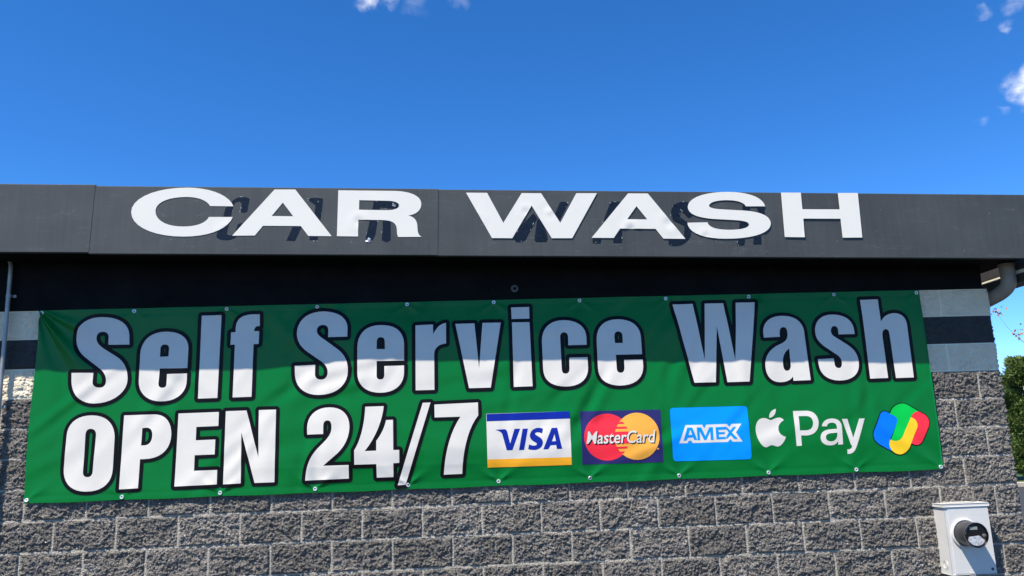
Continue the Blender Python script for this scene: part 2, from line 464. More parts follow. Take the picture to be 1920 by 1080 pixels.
build_blocks("wall", 0, 4, False, M_block, 1.0, "grey split-face block wall, foot of the wall")
build_blocks("wall", 4, 12, True, M_block, 1.0, "grey split-face block wall")
build_blocks("painted_course", 12, 13, True, M_wpaint, 0.62, "white painted block course under the black band")
build_blocks("painted_course", 13, 14, True, M_bpaint, 0.66, "black painted block course")
build_blocks("painted_course", 14, 15, True, M_wpaint, 0.60, "white painted block course above the black band")
WT = 15 * CB
# left and rear walls, plain, out of the photo
bm = bmesh.new(); add_box(bm, (-5.8, 0.0, 0), (-5.6, DEPTH, WT)); add_box(bm, (-5.6, DEPTH - 0.2, 0), (S_END - 0.01, DEPTH, WT))
from_bm("rear_wall", bm, M_flatwall, building)

SL = -0.0250                                     # the roof falls to the right, towards its gutter
YF = -0.36
def zb(x): return 3.3668 + SL * (x - 0.0)        # lower edge of the fascia
FH = 0.4765
def sloped_box(bm, x0, x1, y0, y1, d0, d1, mi=0):
    """box between x0..x1 whose bottom/top follow the fall of the roof at offsets d0/d1 above the fascia's lower edge"""
    vs = []
    for x in (x0, x1):
        for y in (y0, y1):
            for d in (d0, d1):
                vs.append(bm.verts.new((x, y, zb(x) + d)))
    for q in ((0, 1, 3, 2), (4, 6, 7, 5), (0, 4, 5, 1), (2, 3, 7, 6), (0, 2, 6, 4), (1, 5, 7, 3)):
        f = bm.faces.new([vs[k] for k in q]); f.material_index = mi

# header beam: black board between the top course and the soffit, cut to the fall
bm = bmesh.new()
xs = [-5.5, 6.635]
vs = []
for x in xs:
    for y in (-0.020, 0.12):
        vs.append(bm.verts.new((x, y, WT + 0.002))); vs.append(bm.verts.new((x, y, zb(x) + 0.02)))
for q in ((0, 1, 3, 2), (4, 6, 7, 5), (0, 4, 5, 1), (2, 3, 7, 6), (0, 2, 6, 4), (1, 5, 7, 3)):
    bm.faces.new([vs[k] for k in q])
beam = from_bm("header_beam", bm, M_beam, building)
bm = bmesh.new(); add_lathe_y(bm, 3.123, 3.128, [(0.011, -0.0215), (0.013, -0.025), (0.022, -0.0235), (0.027, -0.021)], 20, close=False)
o = from_bm("pipe_hole", bm, mat("bare_putty", (0.10, 0.095, 0.085), 0.8, var=0.3, vscale=60), beam); o["label"] = "round hole with a pale putty rim"
bm = bmesh.new(); add_lathe_y(bm, 2.936, 3.126, [(0.009, -0.0212), (0.007, -0.024), (0.003, -0.0245)], 16)
from_bm("bolt_head", bm, M_soffit, beam)
# roof: deck, soffit underneath, membrane on top
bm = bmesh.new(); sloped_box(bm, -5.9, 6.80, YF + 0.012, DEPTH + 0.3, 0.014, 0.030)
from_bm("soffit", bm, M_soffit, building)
bm = bmesh.new(); sloped_box(bm, -5.9, 6.80, YF + 0.012, DEPTH + 0.3, 0.0325, 0.060)
from_bm("roof", bm, M_rooftop, building)

# fascia: folded sheet-metal panels, lapped at their joints
def fascia_panel(x0, x1, dz, dy):
    bm = bmesh.new()
    prof = [(0.045, 0.004), (0.004, 0.0), (0.0, 0.004), (0.0, FH - 0.004), (0.004, FH), (0.06, FH), (0.06, FH - 0.006), (0.008, FH - 0.006), (0.006, 0.008), (0.045, 0.010)]
    n = max(2, int((x1 - x0) / 0.12))
    rows = []
    for i in range(n + 1):
        x = x0 + (x1 - x0) * i / n
        row = []
        for (py, pz) in prof:
            w = 0.0006 * math.sin(x * 5.1 + pz * 7) * math.sin(math.pi * min(max(pz / FH, 0), 1)) if py == 0 else 0
            row.append(bm.verts.new((x + 0.02 * pz * 0.9 * 0 + pz * 0.025, YF + py + dy + w, zb(x) + pz + dz)))
        rows.append(row)
    k = len(prof)
    for i in range(n):
        for j in range(k):
            bm.faces.new((rows[i][j], rows[i + 1][j], rows[i + 1][(j + 1) % k], rows[i][(j + 1) % k]))
    bm.faces.new(rows[0]); bm.faces.new(rows[-1])
    return bm
panels = []
for (x0, x1, dz, dy) in ((-5.9, -2.2, 0.0, 0.0), (-2.21, 0.262, 0.008, -0.002), (0.2585, 2.5825, 0.0, 0.0), (2.572, 4.874, -0.003, 0.0030), (4.862, 7.05, -0.003, 0.0055)):
    panels.append(from_bm("fascia_panel", fascia_panel(x0, x1, dz, dy), M_fascia, building))

# gutter along the right eave, its hanger trim and the downspout
GZ = 3.195
bm = bmesh.new()
add_box(bm, (6.850, -0.30, 3.160), (6.866, DEPTH + 0.2, 3.275))
add_box(bm, (6.850, -0.30, 3.070), (6.866, DEPTH + 0.2, 3.132))
add_box(bm, (6.8665, -0.30, 3.070), (6.990, DEPTH + 0.2, 3.080))
add_box(bm, (6.9905, -0.30, 3.070), (7.000, DEPTH + 0.2, 3.215))
gut = from_bm("gutter", bm, M_gutter, building)
bm = bmesh.new(); add_box(bm, (6.853, -0.298, 3.1325), (6.862, DEPTH + 0.19, 3.1595))
from_bm("trim_strip", bm, M_cream, gut)
bm = bmesh.new()
ctrl = [Vector(p) for p in ((6.79, -0.10, 3.225), (6.79, -0.10, 3.13), (6.79, -0.10, 3.09), (6.785, -0.08, 3.045), (6.768, -0.02, 3.008), (6.745, 0.07, 2.982), (6.738, 0.18, 2.962), (6.737, 0.25, 2.93), (6.737, 0.28, 2.87), (6.737, 0.28, 0.25))]
pts = []
for i in range(len(ctrl) - 1):
    p0 = ctrl[max(i - 1, 0)]; p1 = ctrl[i]; p2 = ctrl[i + 1]; p3 = ctrl[min(i + 2, len(ctrl) - 1)]
    for k in range(5):
        t = k / 5
        pts.append(0.5 * ((2 * p1) + (p2 - p0) * t + (2 * p0 - 5 * p1 + 4 * p2 - p3) * t * t + (3 * p1 - p0 - 3 * p2 + p3) * t ** 3))
pts.append(ctrl[-1])
add_tube(bm, pts, 0.052, 24)
ds = from_bm("downspout", bm, M_pipe, building, smooth=True)
bm = bmesh.new(); add_tube(bm, [(6.79, -0.10, 3.212), (6.79, -0.10, 3.196)], 0.058, 24)
from_bm("outlet_collar", bm, M_pipe, ds, smooth=True)

# outlines of the lettering and logos, in mm on the banner's or the fascia's own plane (x along the wall, z up)
GLYPHS = {
"self_S": "M 285.1 2792.9 L 426.6 2791.0 L 421.3 2864.0 C 411.3 2939.4 345.0 2985.4 231.7 2988.2 C 118.6 2991.0 58.2 2929.6 64.6 2840.7 C 69.1 2780.1 96.3 2737.7 148.1 2699.3 L 233.1 2632.5 C 265.9 2608.6 282.9 2580.6 285.0 2548.5 C 287.4 2511.9 270.6 2496.9 244.8 2497.7 C 215.4 2498.5 198.4 2514.5 197.7 2537.3 L 196.9 2600.5 L 50.7 2604.7 L 54.5 2541.5 C 63.6 2455.0 125.4 2393.4 214.0 2390.7 C 338.2 2386.9 433.9 2462.0 428.4 2553.4 C 424.5 2617.8 400.7 2669.2 353.8 2702.9 L 264.8 2760.9 C 227.3 2785.2 205.0 2809.0 203.1 2837.0 C 201.1 2866.9 214.2 2885.3 243.1 2884.6 C 268.4 2883.9 282.8 2870.4 284.5 2844.2 Z",
"self_e": "M 641.7 2618.1 L 829.4 2615.5 L 831.2 2754.9 C 827.7 2829.9 769.3 2871.8 673.6 2874.3 C 569.0 2877.0 504.3 2819.7 503.9 2717.3 L 504.7 2532.9 C 507.7 2450.6 568.7 2396.1 658.2 2391.5 C 765.6 2388.2 830.3 2440.9 828.8 2532.6 L 828.4 2578.6 L 693.3 2577.9 L 694.1 2509.0 C 695.1 2490.7 684.7 2483.6 666.7 2484.2 C 648.8 2484.7 639.2 2496.9 639.1 2515.2 Z M 639.2 2699.6 L 697.0 2700.8 L 698.8 2753.8 C 697.7 2775.3 687.3 2784.0 669.2 2784.5 C 648.3 2785.0 639.8 2774.0 639.2 2750.7 Z",
"self_l": "M 913.4 2981.7 L 1048.4 2982.1 L 1041.5 2403.5 L 910.2 2402.9 Z",
"self_f": "M 1314.2 2981.3 L 1315.6 2897.5 C 1290.7 2900.0 1279.8 2891.7 1277.9 2862.4 L 1313.0 2861.5 L 1311.0 2771.9 L 1276.1 2771.0 L 1273.5 2404.6 L 1145.2 2403.9 L 1147.8 2770.7 L 1117.6 2770.5 L 1118.2 2858.1 L 1149.3 2859.1 L 1150.0 2892.2 C 1152.5 2953.8 1195.8 2983.2 1269.7 2982.4 Z",
"serv_S": "M 1795.2 2804.4 L 1929.2 2803.7 L 1929.7 2867.5 C 1926.3 2944.0 1855.7 2989.0 1757.5 2991.4 C 1650.1 2994.0 1575.0 2928.9 1576.7 2838.6 C 1577.8 2781.8 1603.5 2743.4 1650.3 2706.3 L 1748.3 2636.1 C 1780.9 2609.9 1795.0 2588.0 1795.4 2555.4 C 1793.9 2522.9 1775.7 2506.7 1748.2 2507.5 C 1720.6 2508.3 1706.6 2525.4 1707.1 2553.3 L 1707.1 2612.0 L 1566.5 2609.4 L 1568.6 2548.0 C 1574.0 2459.9 1637.2 2404.6 1733.1 2401.7 C 1852.2 2398.1 1936.2 2458.4 1935.5 2565.4 C 1935.0 2630.9 1909.7 2678.5 1867.6 2712.7 L 1764.7 2791.0 C 1732.0 2813.6 1715.0 2830.2 1714.7 2854.0 C 1714.3 2879.7 1730.8 2894.5 1756.0 2893.8 C 1783.9 2893.1 1796.2 2875.6 1795.6 2847.1 Z",
"serv_e": "M 2134.6 2625.3 L 2325.5 2622.8 L 2326.4 2742.8 C 2323.2 2828.7 2269.0 2879.8 2160.9 2880.6 C 2057.7 2881.4 2001.8 2822.7 2000.4 2723.2 L 2001.2 2544.8 C 2003.4 2456.4 2063.5 2406.5 2160.3 2403.5 C 2266.6 2402.2 2322.5 2456.2 2325.0 2540.1 L 2325.3 2588.9 L 2188.4 2588.1 L 2188.3 2530.1 C 2188.2 2503.9 2179.0 2494.9 2160.4 2495.4 C 2141.9 2496.0 2134.5 2505.5 2134.5 2527.0 Z M 2134.6 2709.2 L 2192.4 2707.6 L 2191.6 2760.7 C 2191.7 2782.5 2182.3 2792.3 2163.6 2792.8 C 2144.0 2793.3 2135.5 2782.1 2135.5 2757.4 Z",
"serv_r": "M 2407.4 2872.4 L 2530.3 2875.1 L 2532.1 2802.2 C 2551.7 2851.5 2585.3 2881.4 2623.3 2884.2 L 2621.6 2736.8 C 2564.0 2731.7 2538.2 2703.9 2536.6 2661.3 L 2534.9 2412.7 L 2404.7 2412.9 Z",
"serv_v": "M 2689.5 2874.9 L 2825.5 2876.2 L 2850.5 2553.3 L 2882.7 2878.6 L 3013.4 2877.3 L 2928.5 2416.8 L 2776.7 2416.6 Z",
"serv_i": "M 3091.7 2986.9 L 3221.7 2987.7 L 3220.3 2901.1 L 3092.7 2901.4 Z M 3093.7 2876.2 L 3219.3 2875.9 L 3223.4 2417.4 L 3091.2 2416.6 Z",
"serv_c": "M 3490.0 2700.1 L 3621.7 2700.4 L 3622.7 2756.3 C 3622.0 2833.7 3561.6 2880.9 3465.1 2883.3 C 3368.8 2885.7 3305.9 2832.1 3302.8 2735.8 L 3303.0 2535.6 C 3305.1 2450.6 3362.2 2411.4 3456.9 2408.5 C 3556.5 2405.6 3618.9 2450.9 3623.5 2536.0 L 3622.7 2611.3 L 3492.4 2612.0 L 3490.6 2535.0 C 3489.4 2511.4 3480.2 2498.4 3461.2 2498.9 C 3442.2 2499.5 3435.1 2511.0 3435.1 2531.9 L 3434.1 2756.4 C 3434.3 2780.5 3444.5 2794.7 3463.8 2794.2 C 3483.0 2793.7 3491.9 2779.0 3491.0 2759.7 Z",
"serv_e2": "M 3828.2 2622.8 L 4017.4 2622.4 L 4017.0 2745.9 C 4014.7 2828.5 3959.5 2877.7 3857.4 2880.3 C 3750.5 2881.0 3696.8 2822.1 3695.3 2725.4 L 3694.2 2534.0 C 3694.2 2448.7 3752.0 2406.4 3847.4 2403.5 C 3952.8 2403.3 4013.4 2448.8 4019.2 2534.3 L 4019.7 2584.0 L 3885.6 2584.9 L 3884.0 2528.6 C 3882.5 2504.8 3872.2 2493.7 3855.9 2494.2 C 3835.8 2494.8 3827.9 2507.4 3828.3 2530.2 Z M 3827.5 2707.4 L 3883.6 2706.9 L 3884.6 2754.2 C 3885.1 2778.4 3873.2 2790.3 3854.8 2790.8 C 3835.5 2791.3 3825.9 2778.0 3825.3 2750.9 Z",
"wash_W": "M 4269.9 2980.9 L 4417.4 2980.7 L 4470.9 2570.1 L 4506.4 2980.8 L 4644.6 2980.8 L 4693.3 2560.6 L 4738.7 2983.0 L 4879.9 2983.0 L 4782.2 2404.9 L 4622.1 2405.3 L 4579.8 2812.8 L 4538.2 2407.8 L 4382.2 2408.1 Z",
"wash_a": "M 4918.8 2718.2 L 4917.3 2760.1 C 4922.5 2835.0 4985.0 2877.9 5074.5 2875.6 C 5169.7 2873.3 5226.2 2824.0 5222.7 2741.1 L 5232.1 2402.4 L 5105.7 2400.8 L 5104.7 2433.1 C 5088.6 2406.6 5051.8 2392.7 5007.8 2394.0 C 4941.9 2395.9 4907.6 2438.9 4909.1 2509.0 C 4908.9 2585.0 4955.3 2638.3 5036.2 2669.0 C 5076.9 2684.4 5093.6 2705.9 5096.0 2738.9 C 5098.3 2771.9 5091.4 2790.9 5071.3 2791.4 C 5049.0 2792.0 5039.2 2773.4 5038.6 2745.9 L 5038.3 2721.6 Z M 5097.3 2634.5 C 5057.8 2608.2 5041.1 2575.9 5041.0 2521.6 C 5040.9 2489.0 5049.4 2474.7 5065.9 2474.3 C 5084.7 2473.7 5095.0 2487.5 5097.9 2514.5 Z",
"wash_s": "M 5477.4 2727.8 L 5598.1 2728.0 L 5598.3 2747.9 C 5599.5 2831.3 5542.3 2874.1 5452.0 2876.3 C 5361.9 2878.5 5308.7 2827.5 5305.1 2755.5 C 5302.3 2700.4 5326.5 2666.7 5383.5 2626.7 L 5445.4 2581.2 C 5471.1 2561.8 5479.9 2541.9 5476.7 2514.7 C 5474.1 2493.0 5463.9 2482.4 5450.5 2482.8 C 5431.6 2483.3 5421.7 2494.5 5421.6 2521.7 L 5419.9 2554.5 L 5302.2 2551.2 L 5303.6 2514.2 C 5306.0 2438.1 5362.3 2395.4 5445.4 2393.0 C 5539.8 2390.2 5595.6 2435.2 5602.1 2505.7 C 5607.5 2576.7 5584.3 2615.8 5527.3 2655.8 L 5444.1 2713.2 C 5426.6 2726.9 5421.6 2741.4 5423.5 2758.0 C 5427.2 2780.1 5438.6 2790.9 5453.2 2790.5 C 5473.4 2788.9 5479.4 2773.2 5477.9 2751.0 Z",
"wash_h": "M 5674.8 2980.9 L 5809.7 2982.3 L 5810.8 2814.8 C 5835.6 2856.7 5878.2 2877.0 5923.7 2875.9 C 5980.4 2872.2 6004.3 2838.0 6003.8 2776.4 L 6001.6 2399.5 L 5868.8 2399.0 L 5863.3 2713.3 C 5864.0 2744.4 5856.7 2757.9 5839.8 2758.3 C 5820.2 2756.6 5808.9 2739.1 5808.4 2709.1 L 5810.8 2401.8 L 5676.2 2400.3 Z",
"open_O": "M 212.5 2310.5 C 303.6 2306.7 361.8 2249.5 367.6 2157.4 L 367.8 1947.1 C 368.2 1852.6 308.4 1803.1 205.0 1806.9 C 111.2 1810.3 51.1 1864.1 48.6 1958.4 L 50.9 2177.5 C 51.1 2264.3 112.0 2314.7 212.5 2310.5 Z M 206.3 2220.6 C 228.3 2219.9 241.7 2205.0 243.3 2180.8 L 239.1 1937.4 C 238.3 1909.1 224.8 1900.2 207.8 1900.8 C 187.1 1901.5 176.8 1914.1 176.1 1936.8 L 174.1 2178.3 C 174.0 2207.2 185.3 2221.3 206.3 2220.6 Z",
"open_P": "M 420.6 2304.0 L 620.5 2304.5 C 697.8 2302.0 738.9 2251.9 743.0 2169.2 C 746.2 2067.7 684.4 2004.7 570.0 2006.7 L 544.3 2006.6 L 543.0 1816.1 L 417.8 1813.2 Z M 546.7 2214.4 L 572.5 2216.4 C 601.3 2215.5 616.7 2197.6 616.6 2163.7 C 618.1 2120.2 598.3 2097.7 564.8 2097.9 L 545.7 2097.6 Z",
"open_E": "M 784.5 2305.2 L 1056.0 2307.4 L 1055.8 2212.5 L 907.8 2210.4 L 907.9 2120.2 L 1039.0 2121.6 L 1038.1 2022.2 L 904.6 2021.0 L 905.4 1917.7 L 1058.5 1918.0 L 1060.3 1822.8 L 781.4 1818.7 Z",
"open_N": "M 1102.6 2310.8 L 1243.0 2311.4 L 1332.4 1991.9 L 1326.1 2311.7 L 1444.7 2311.0 L 1444.1 1823.2 L 1312.3 1823.2 L 1212.7 2163.5 L 1220.1 1823.7 L 1101.5 1821.3 Z",
"h_2": "M 1659.9 2133.8 L 1658.3 2179.6 C 1659.3 2264.3 1719.1 2316.8 1812.4 2313.9 C 1897.7 2311.2 1948.5 2259.2 1949.0 2178.2 C 1947.9 2105.8 1920.0 2050.7 1868.2 2000.6 L 1771.3 1920.7 L 1944.3 1920.1 L 1944.9 1829.3 L 1651.6 1826.5 C 1653.1 1924.8 1683.8 1995.0 1747.1 2052.5 C 1802.7 2102.6 1826.6 2133.9 1826.1 2178.2 C 1825.7 2208.1 1817.5 2224.5 1798.9 2225.1 C 1777.0 2225.8 1769.1 2209.9 1769.5 2184.1 L 1769.3 2134.2 Z",
"h_4": "M 2056.6 2310.4 L 2183.2 2310.5 C 2174.9 2219.5 2130.0 2099.8 2053.3 2009.4 L 2131.6 2010.0 L 2131.7 2075.6 C 2162.5 2114.8 2187.0 2158.4 2199.3 2214.7 L 2246.7 2214.8 L 2247.4 2010.0 L 2287.9 2009.4 L 2287.4 1922.5 L 2247.0 1921.5 L 2246.6 1828.8 L 2134.0 1828.9 L 2131.6 1920.0 L 1982.8 1920.4 L 1982.3 2016.6 C 2028.8 2087.1 2052.8 2207.2 2056.6 2310.4 Z",
"h_slash": "M 2452.5 2325.1 L 2506.1 2325.9 L 2328.4 1774.6 L 2274.5 1772.6 Z",
"h_7": "M 2533.1 2310.3 L 2835.9 2315.8 L 2836.1 2227.1 C 2763.9 2143.7 2723.6 1991.4 2716.1 1833.5 L 2590.1 1832.4 C 2600.5 1963.5 2631.7 2107.5 2712.1 2221.2 L 2533.4 2222.0 Z",
"visa_card": "M 2891.5 2235.8 L 3476.9 2235.1 L 3475.3 1867.1 L 2892.1 1868.7 Z",
"visa_blue": "M 2893.8 2234.2 L 3476.9 2235.1 L 3476.8 2184.9 L 2893.9 2184.3 Z",
"visa_gold": "M 2891.3 1924.2 L 3475.6 1919.9 L 3475.3 1867.1 L 2892.1 1868.7 Z",
"visa_V": "M 2950.3 2123.7 L 3011.6 2126.2 C 3025.6 2125.0 3030.8 2120.3 3034.3 2107.2 L 3051.7 2026.7 L 3085.4 2126.1 L 3124.3 2126.4 L 3065.7 1982.3 L 3027.1 1982.1 L 2998.9 2093.1 C 2994.0 2107.0 2975.0 2119.0 2950.3 2123.7 Z",
"visa_I": "M 3142.1 2125.0 L 3178.7 2125.4 L 3146.9 1981.1 L 3112.0 1980.8 Z",
"visa_S": "M 3284.5 2119.6 L 3277.0 2089.3 C 3261.6 2095.9 3250.1 2098.6 3242.3 2098.1 C 3228.2 2097.0 3224.8 2089.5 3230.0 2083.2 C 3241.1 2069.9 3281.2 2060.9 3279.8 2026.7 C 3276.8 1992.6 3245.1 1977.0 3214.1 1978.1 C 3198.7 1978.6 3183.3 1981.4 3175.7 1986.2 L 3183.1 2017.0 C 3196.0 2009.7 3211.4 2006.2 3223.1 2007.3 C 3234.8 2009.2 3240.5 2016.6 3235.3 2022.9 C 3224.1 2034.6 3189.5 2043.4 3190.8 2076.9 C 3193.7 2109.6 3224.0 2129.3 3255.2 2128.2 C 3266.9 2127.9 3278.4 2123.7 3284.5 2119.6 Z",
"visa_A": "M 3344.8 2123.8 L 3383.9 2124.1 L 3412.3 1979.7 L 3375.7 1979.4 L 3371.5 2006.9 L 3331.8 2005.9 L 3316.6 1979.9 L 3280.9 1980.3 Z M 3363.3 2083.4 L 3342.3 2032.2 L 3371.1 2032.8 Z",
"mc_card": "M 3550.6 2232.6 L 4122.6 2227.5 L 4119.8 1863.2 L 3550.8 1866.0 Z",
"mc_red": "M 3734.6 2210.5 C 3827.3 2209.4 3898.1 2135.3 3896.3 2046.9 C 3894.4 1957.2 3822.8 1887.2 3731.1 1887.4 C 3639.5 1888.0 3569.0 1959.0 3570.0 2050.2 C 3572.1 2142.0 3645.8 2211.4 3734.6 2210.5 Z",
"mc_yellow": "M 3947.6 2210.2 C 4036.8 2208.5 4105.5 2136.2 4103.2 2049.5 C 4100.3 1955.9 4029.9 1885.6 3941.5 1885.0 C 3849.5 1885.6 3783.2 1959.2 3784.5 2045.0 C 3788.0 2135.1 3858.4 2211.1 3947.6 2210.2 Z",
"mc_bar": "M 3825.6 2150.1 L 3850.0 2150.1 L 3858.3 2135.5 L 3809.3 2135.5 Z M 3798.5 2117.0 L 3871.8 2116.2 L 3877.8 2102.0 L 3791.8 2102.2 Z M 3784.9 2082.5 L 3883.1 2082.3 L 3888.3 2041.6 L 3881.7 1998.7 L 3791.4 1999.9 L 3780.6 2043.3 Z M 3796.0 1980.3 L 3872.0 1979.3 L 3866.1 1965.7 L 3802.7 1965.2 Z M 3815.0 1945.8 L 3851.5 1946.8 L 3837.0 1929.4 Z",
"mc_dot": "M 4086.1 1961.9 C 4095.0 1961.6 4094.1 1949.3 4085.2 1949.6 C 4076.8 1949.9 4077.6 1962.2 4086.1 1961.9 Z",
"mc_text": "M 3584.9 2007.6 L 4074.6 2001.6 L 4086.3 2084.7 L 3599.0 2091.6 Z",
"amex_card": "M 4211.9 2235.0 L 4724.8 2232.3 C 4741.2 2230.5 4747.8 2222.3 4748.2 2208.3 L 4750.8 1887.4 C 4749.3 1871.8 4742.4 1863.4 4726.8 1862.0 L 4214.4 1866.1 C 4200.4 1867.3 4191.1 1877.4 4190.2 1893.0 L 4189.9 2213.8 C 4191.8 2227.7 4199.6 2234.2 4211.9 2235.0 Z",
"amex_white": "M 4293.0 2112.5 L 4413.7 2111.3 L 4426.6 2085.2 L 4442.2 2111.2 L 4591.2 2111.2 L 4608.1 2090.0 L 4626.4 2110.8 L 4696.1 2110.2 L 4651.2 2050.1 L 4693.5 1985.6 L 4624.1 1985.9 L 4606.7 2006.2 L 4587.4 1986.3 L 4335.1 1986.9 L 4326.4 2004.5 L 4308.0 2003.5 L 4299.4 1986.9 L 4239.9 1988.1 Z",
"amex_A": "M 4303.1 2095.1 L 4339.7 2094.7 L 4369.3 2008.2 L 4347.0 2008.1 L 4340.3 2026.0 L 4301.6 2025.4 L 4292.1 2006.8 L 4271.7 2006.3 Z M 4323.0 2079.5 L 4335.7 2044.3 L 4307.1 2043.7 Z",
"amex_M": "M 4372.3 2094.1 L 4404.0 2093.4 L 4430.3 2031.7 L 4462.7 2092.7 L 4488.4 2092.3 L 4485.9 2005.5 L 4466.7 2005.3 L 4466.6 2066.1 L 4434.3 2006.4 L 4418.0 2006.5 L 4390.5 2068.6 L 4388.8 2007.1 L 4371.3 2007.3 Z",
"amex_E": "M 4506.8 2091.7 L 4584.6 2091.9 L 4585.0 2074.1 L 4527.6 2072.8 L 4527.4 2056.2 L 4571.2 2056.3 L 4570.7 2042.1 L 4527.0 2042.0 L 4526.5 2022.6 L 4574.3 2022.2 L 4577.0 2007.2 L 4507.7 2007.5 Z",
"amex_X": "M 4586.6 2091.5 L 4610.8 2065.3 L 4635.6 2090.3 L 4656.1 2089.6 L 4621.8 2051.1 L 4658.7 2006.4 L 4634.1 2006.5 L 4610.0 2033.7 L 4581.1 2007.0 L 4576.6 2021.0 L 4599.4 2051.8 L 4585.4 2074.1 Z",
"ap_leaf": "M 4901.5 2144.0 C 4901.2 2174.7 4924.3 2201.4 4956.5 2205.9 C 4955.4 2173.0 4931.9 2143.1 4901.5 2144.0 Z",
"ap_body": "M 4914.6 2128.3 C 4930.8 2132.1 4952.6 2145.7 4977.3 2143.8 C 4991.9 2142.2 5002.3 2133.2 5007.0 2124.2 C 4983.1 2111.9 4962.0 2094.0 4961.1 2063.5 C 4960.3 2033.1 4978.9 2017.2 5009.5 2007.5 C 5001.1 1980.7 4971.1 1941.7 4945.3 1942.6 C 4926.3 1943.2 4921.6 1953.1 4901.4 1952.7 C 4882.2 1952.2 4877.5 1939.4 4858.5 1940.1 C 4830.6 1941.0 4791.8 2003.9 4795.8 2068.9 C 4799.4 2117.8 4828.1 2145.3 4861.9 2144.2 C 4886.7 2143.4 4899.8 2127.7 4914.6 2128.3 Z",
"ap_P": "M 5079.5 2186.7 L 5178.5 2185.8 C 5229.5 2183.1 5259.6 2146.9 5256.3 2097.6 C 5251.3 2043.1 5212.5 2011.7 5155.9 2012.5 L 5119.8 2013.7 L 5118.8 1942.1 L 5081.5 1941.2 Z M 5116.4 2149.3 L 5171.0 2148.6 C 5202.6 2146.5 5217.4 2126.3 5215.3 2096.8 C 5211.6 2064.1 5191.5 2047.3 5155.4 2048.4 L 5114.6 2048.7 Z",
"ap_a": "M 5277.4 2072.9 C 5283.3 2104.4 5314.3 2126.5 5357.5 2125.1 C 5405.3 2123.6 5425.1 2097.7 5423.9 2059.4 L 5419.0 1941.8 L 5384.8 1940.8 L 5385.3 1964.6 C 5373.0 1946.6 5351.3 1936.5 5324.2 1937.4 C 5281.3 1938.8 5256.7 1961.3 5259.3 1993.8 C 5262.2 2029.7 5291.6 2048.4 5339.6 2050.1 L 5386.6 2051.8 L 5386.7 2062.8 C 5387.0 2084.7 5376.8 2094.9 5354.1 2095.6 C 5331.4 2096.3 5318.9 2086.9 5313.6 2070.6 Z M 5385.6 2024.5 L 5343.3 2022.6 C 5313.6 2021.4 5298.8 2012.1 5298.0 1994.7 C 5297.0 1976.3 5310.5 1966.0 5333.1 1965.3 C 5363.8 1965.3 5384.2 1984.2 5385.6 2024.5 Z",
"ap_y": "M 5430.0 2119.5 L 5471.2 2119.3 L 5497.2 1985.9 L 5557.0 2118.8 L 5599.4 2118.5 L 5518.8 1930.8 C 5499.9 1888.1 5483.2 1872.4 5446.1 1874.8 L 5447.6 1906.1 C 5467.8 1904.3 5477.7 1910.5 5484.2 1926.6 L 5474.8 1943.2 Z",
"gw_blue": "M 5720.2 2147.1 C 5733.0 2164.9 5756.6 2168.2 5776.0 2155.5 L 5818.9 2129.9 C 5840.3 2117.1 5841.6 2094.9 5830.5 2075.2 L 5778.5 1984.7 C 5761.8 1953.4 5758.7 1929.6 5771.9 1887.5 L 5769.3 1883.6 L 5688.0 1932.0 C 5645.7 1959.2 5640.1 1997.3 5659.3 2032.6 Z",
"gw_green": "M 5794.6 2152.9 C 5815.7 2200.8 5865.2 2223.6 5914.4 2211.9 L 6001.9 2156.5 C 5974.0 2153.3 5955.7 2143.8 5939.2 2116.0 L 5867.8 1993.8 C 5845.1 1950.6 5810.2 1939.8 5773.6 1962.9 L 5830.5 2075.2 C 5841.6 2094.9 5840.3 2117.1 5818.9 2129.9 L 5789.3 2145.0 Z",
"gw_red": "M 5941.3 2115.9 C 5955.7 2143.8 5974.2 2155.3 6005.9 2155.1 L 6043.0 2132.9 C 6075.6 2109.6 6077.0 2075.3 6061.9 2043.6 L 6006.4 1949.2 C 5987.3 1917.9 5952.5 1909.1 5918.3 1934.2 L 5974.5 2036.3 C 5990.0 2072.0 5975.6 2104.7 5941.3 2115.9 Z",
"gw_yellow": "M 5939.2 2116.0 C 5975.6 2104.7 5990.0 2072.0 5974.8 2038.3 L 5912.7 1924.4 C 5894.2 1881.3 5857.5 1856.8 5828.4 1857.8 C 5778.8 1861.5 5750.9 1902.1 5760.8 1945.4 L 5768.3 1964.3 C 5806.3 1941.9 5845.1 1950.6 5867.8 1993.8 Z",
"F_C": "M 1200.3 3674.7 C 1168.9 3754.2 1041.5 3810.7 885.2 3813.1 C 676.0 3816.4 516.4 3745.8 522.4 3644.8 C 528.4 3543.6 677.0 3471.0 874.7 3467.2 C 1046.7 3463.9 1168.7 3513.0 1198.5 3599.0 L 1039.3 3601.8 C 1020.7 3558.0 955.3 3535.7 871.4 3537.3 C 761.2 3539.3 685.9 3582.8 682.4 3648.6 C 679.1 3710.0 759.4 3748.4 883.8 3746.4 C 963.9 3745.1 1023.0 3718.5 1044.2 3679.2 Z",
"F_A": "M 1473.3 3790.5 L 1613.4 3788.3 L 1864.8 3451.0 L 1707.7 3455.9 L 1656.3 3526.6 L 1402.0 3533.1 L 1349.7 3465.6 L 1198.7 3467.5 Z M 1531.5 3695.8 L 1603.8 3596.6 L 1458.3 3601.0 Z",
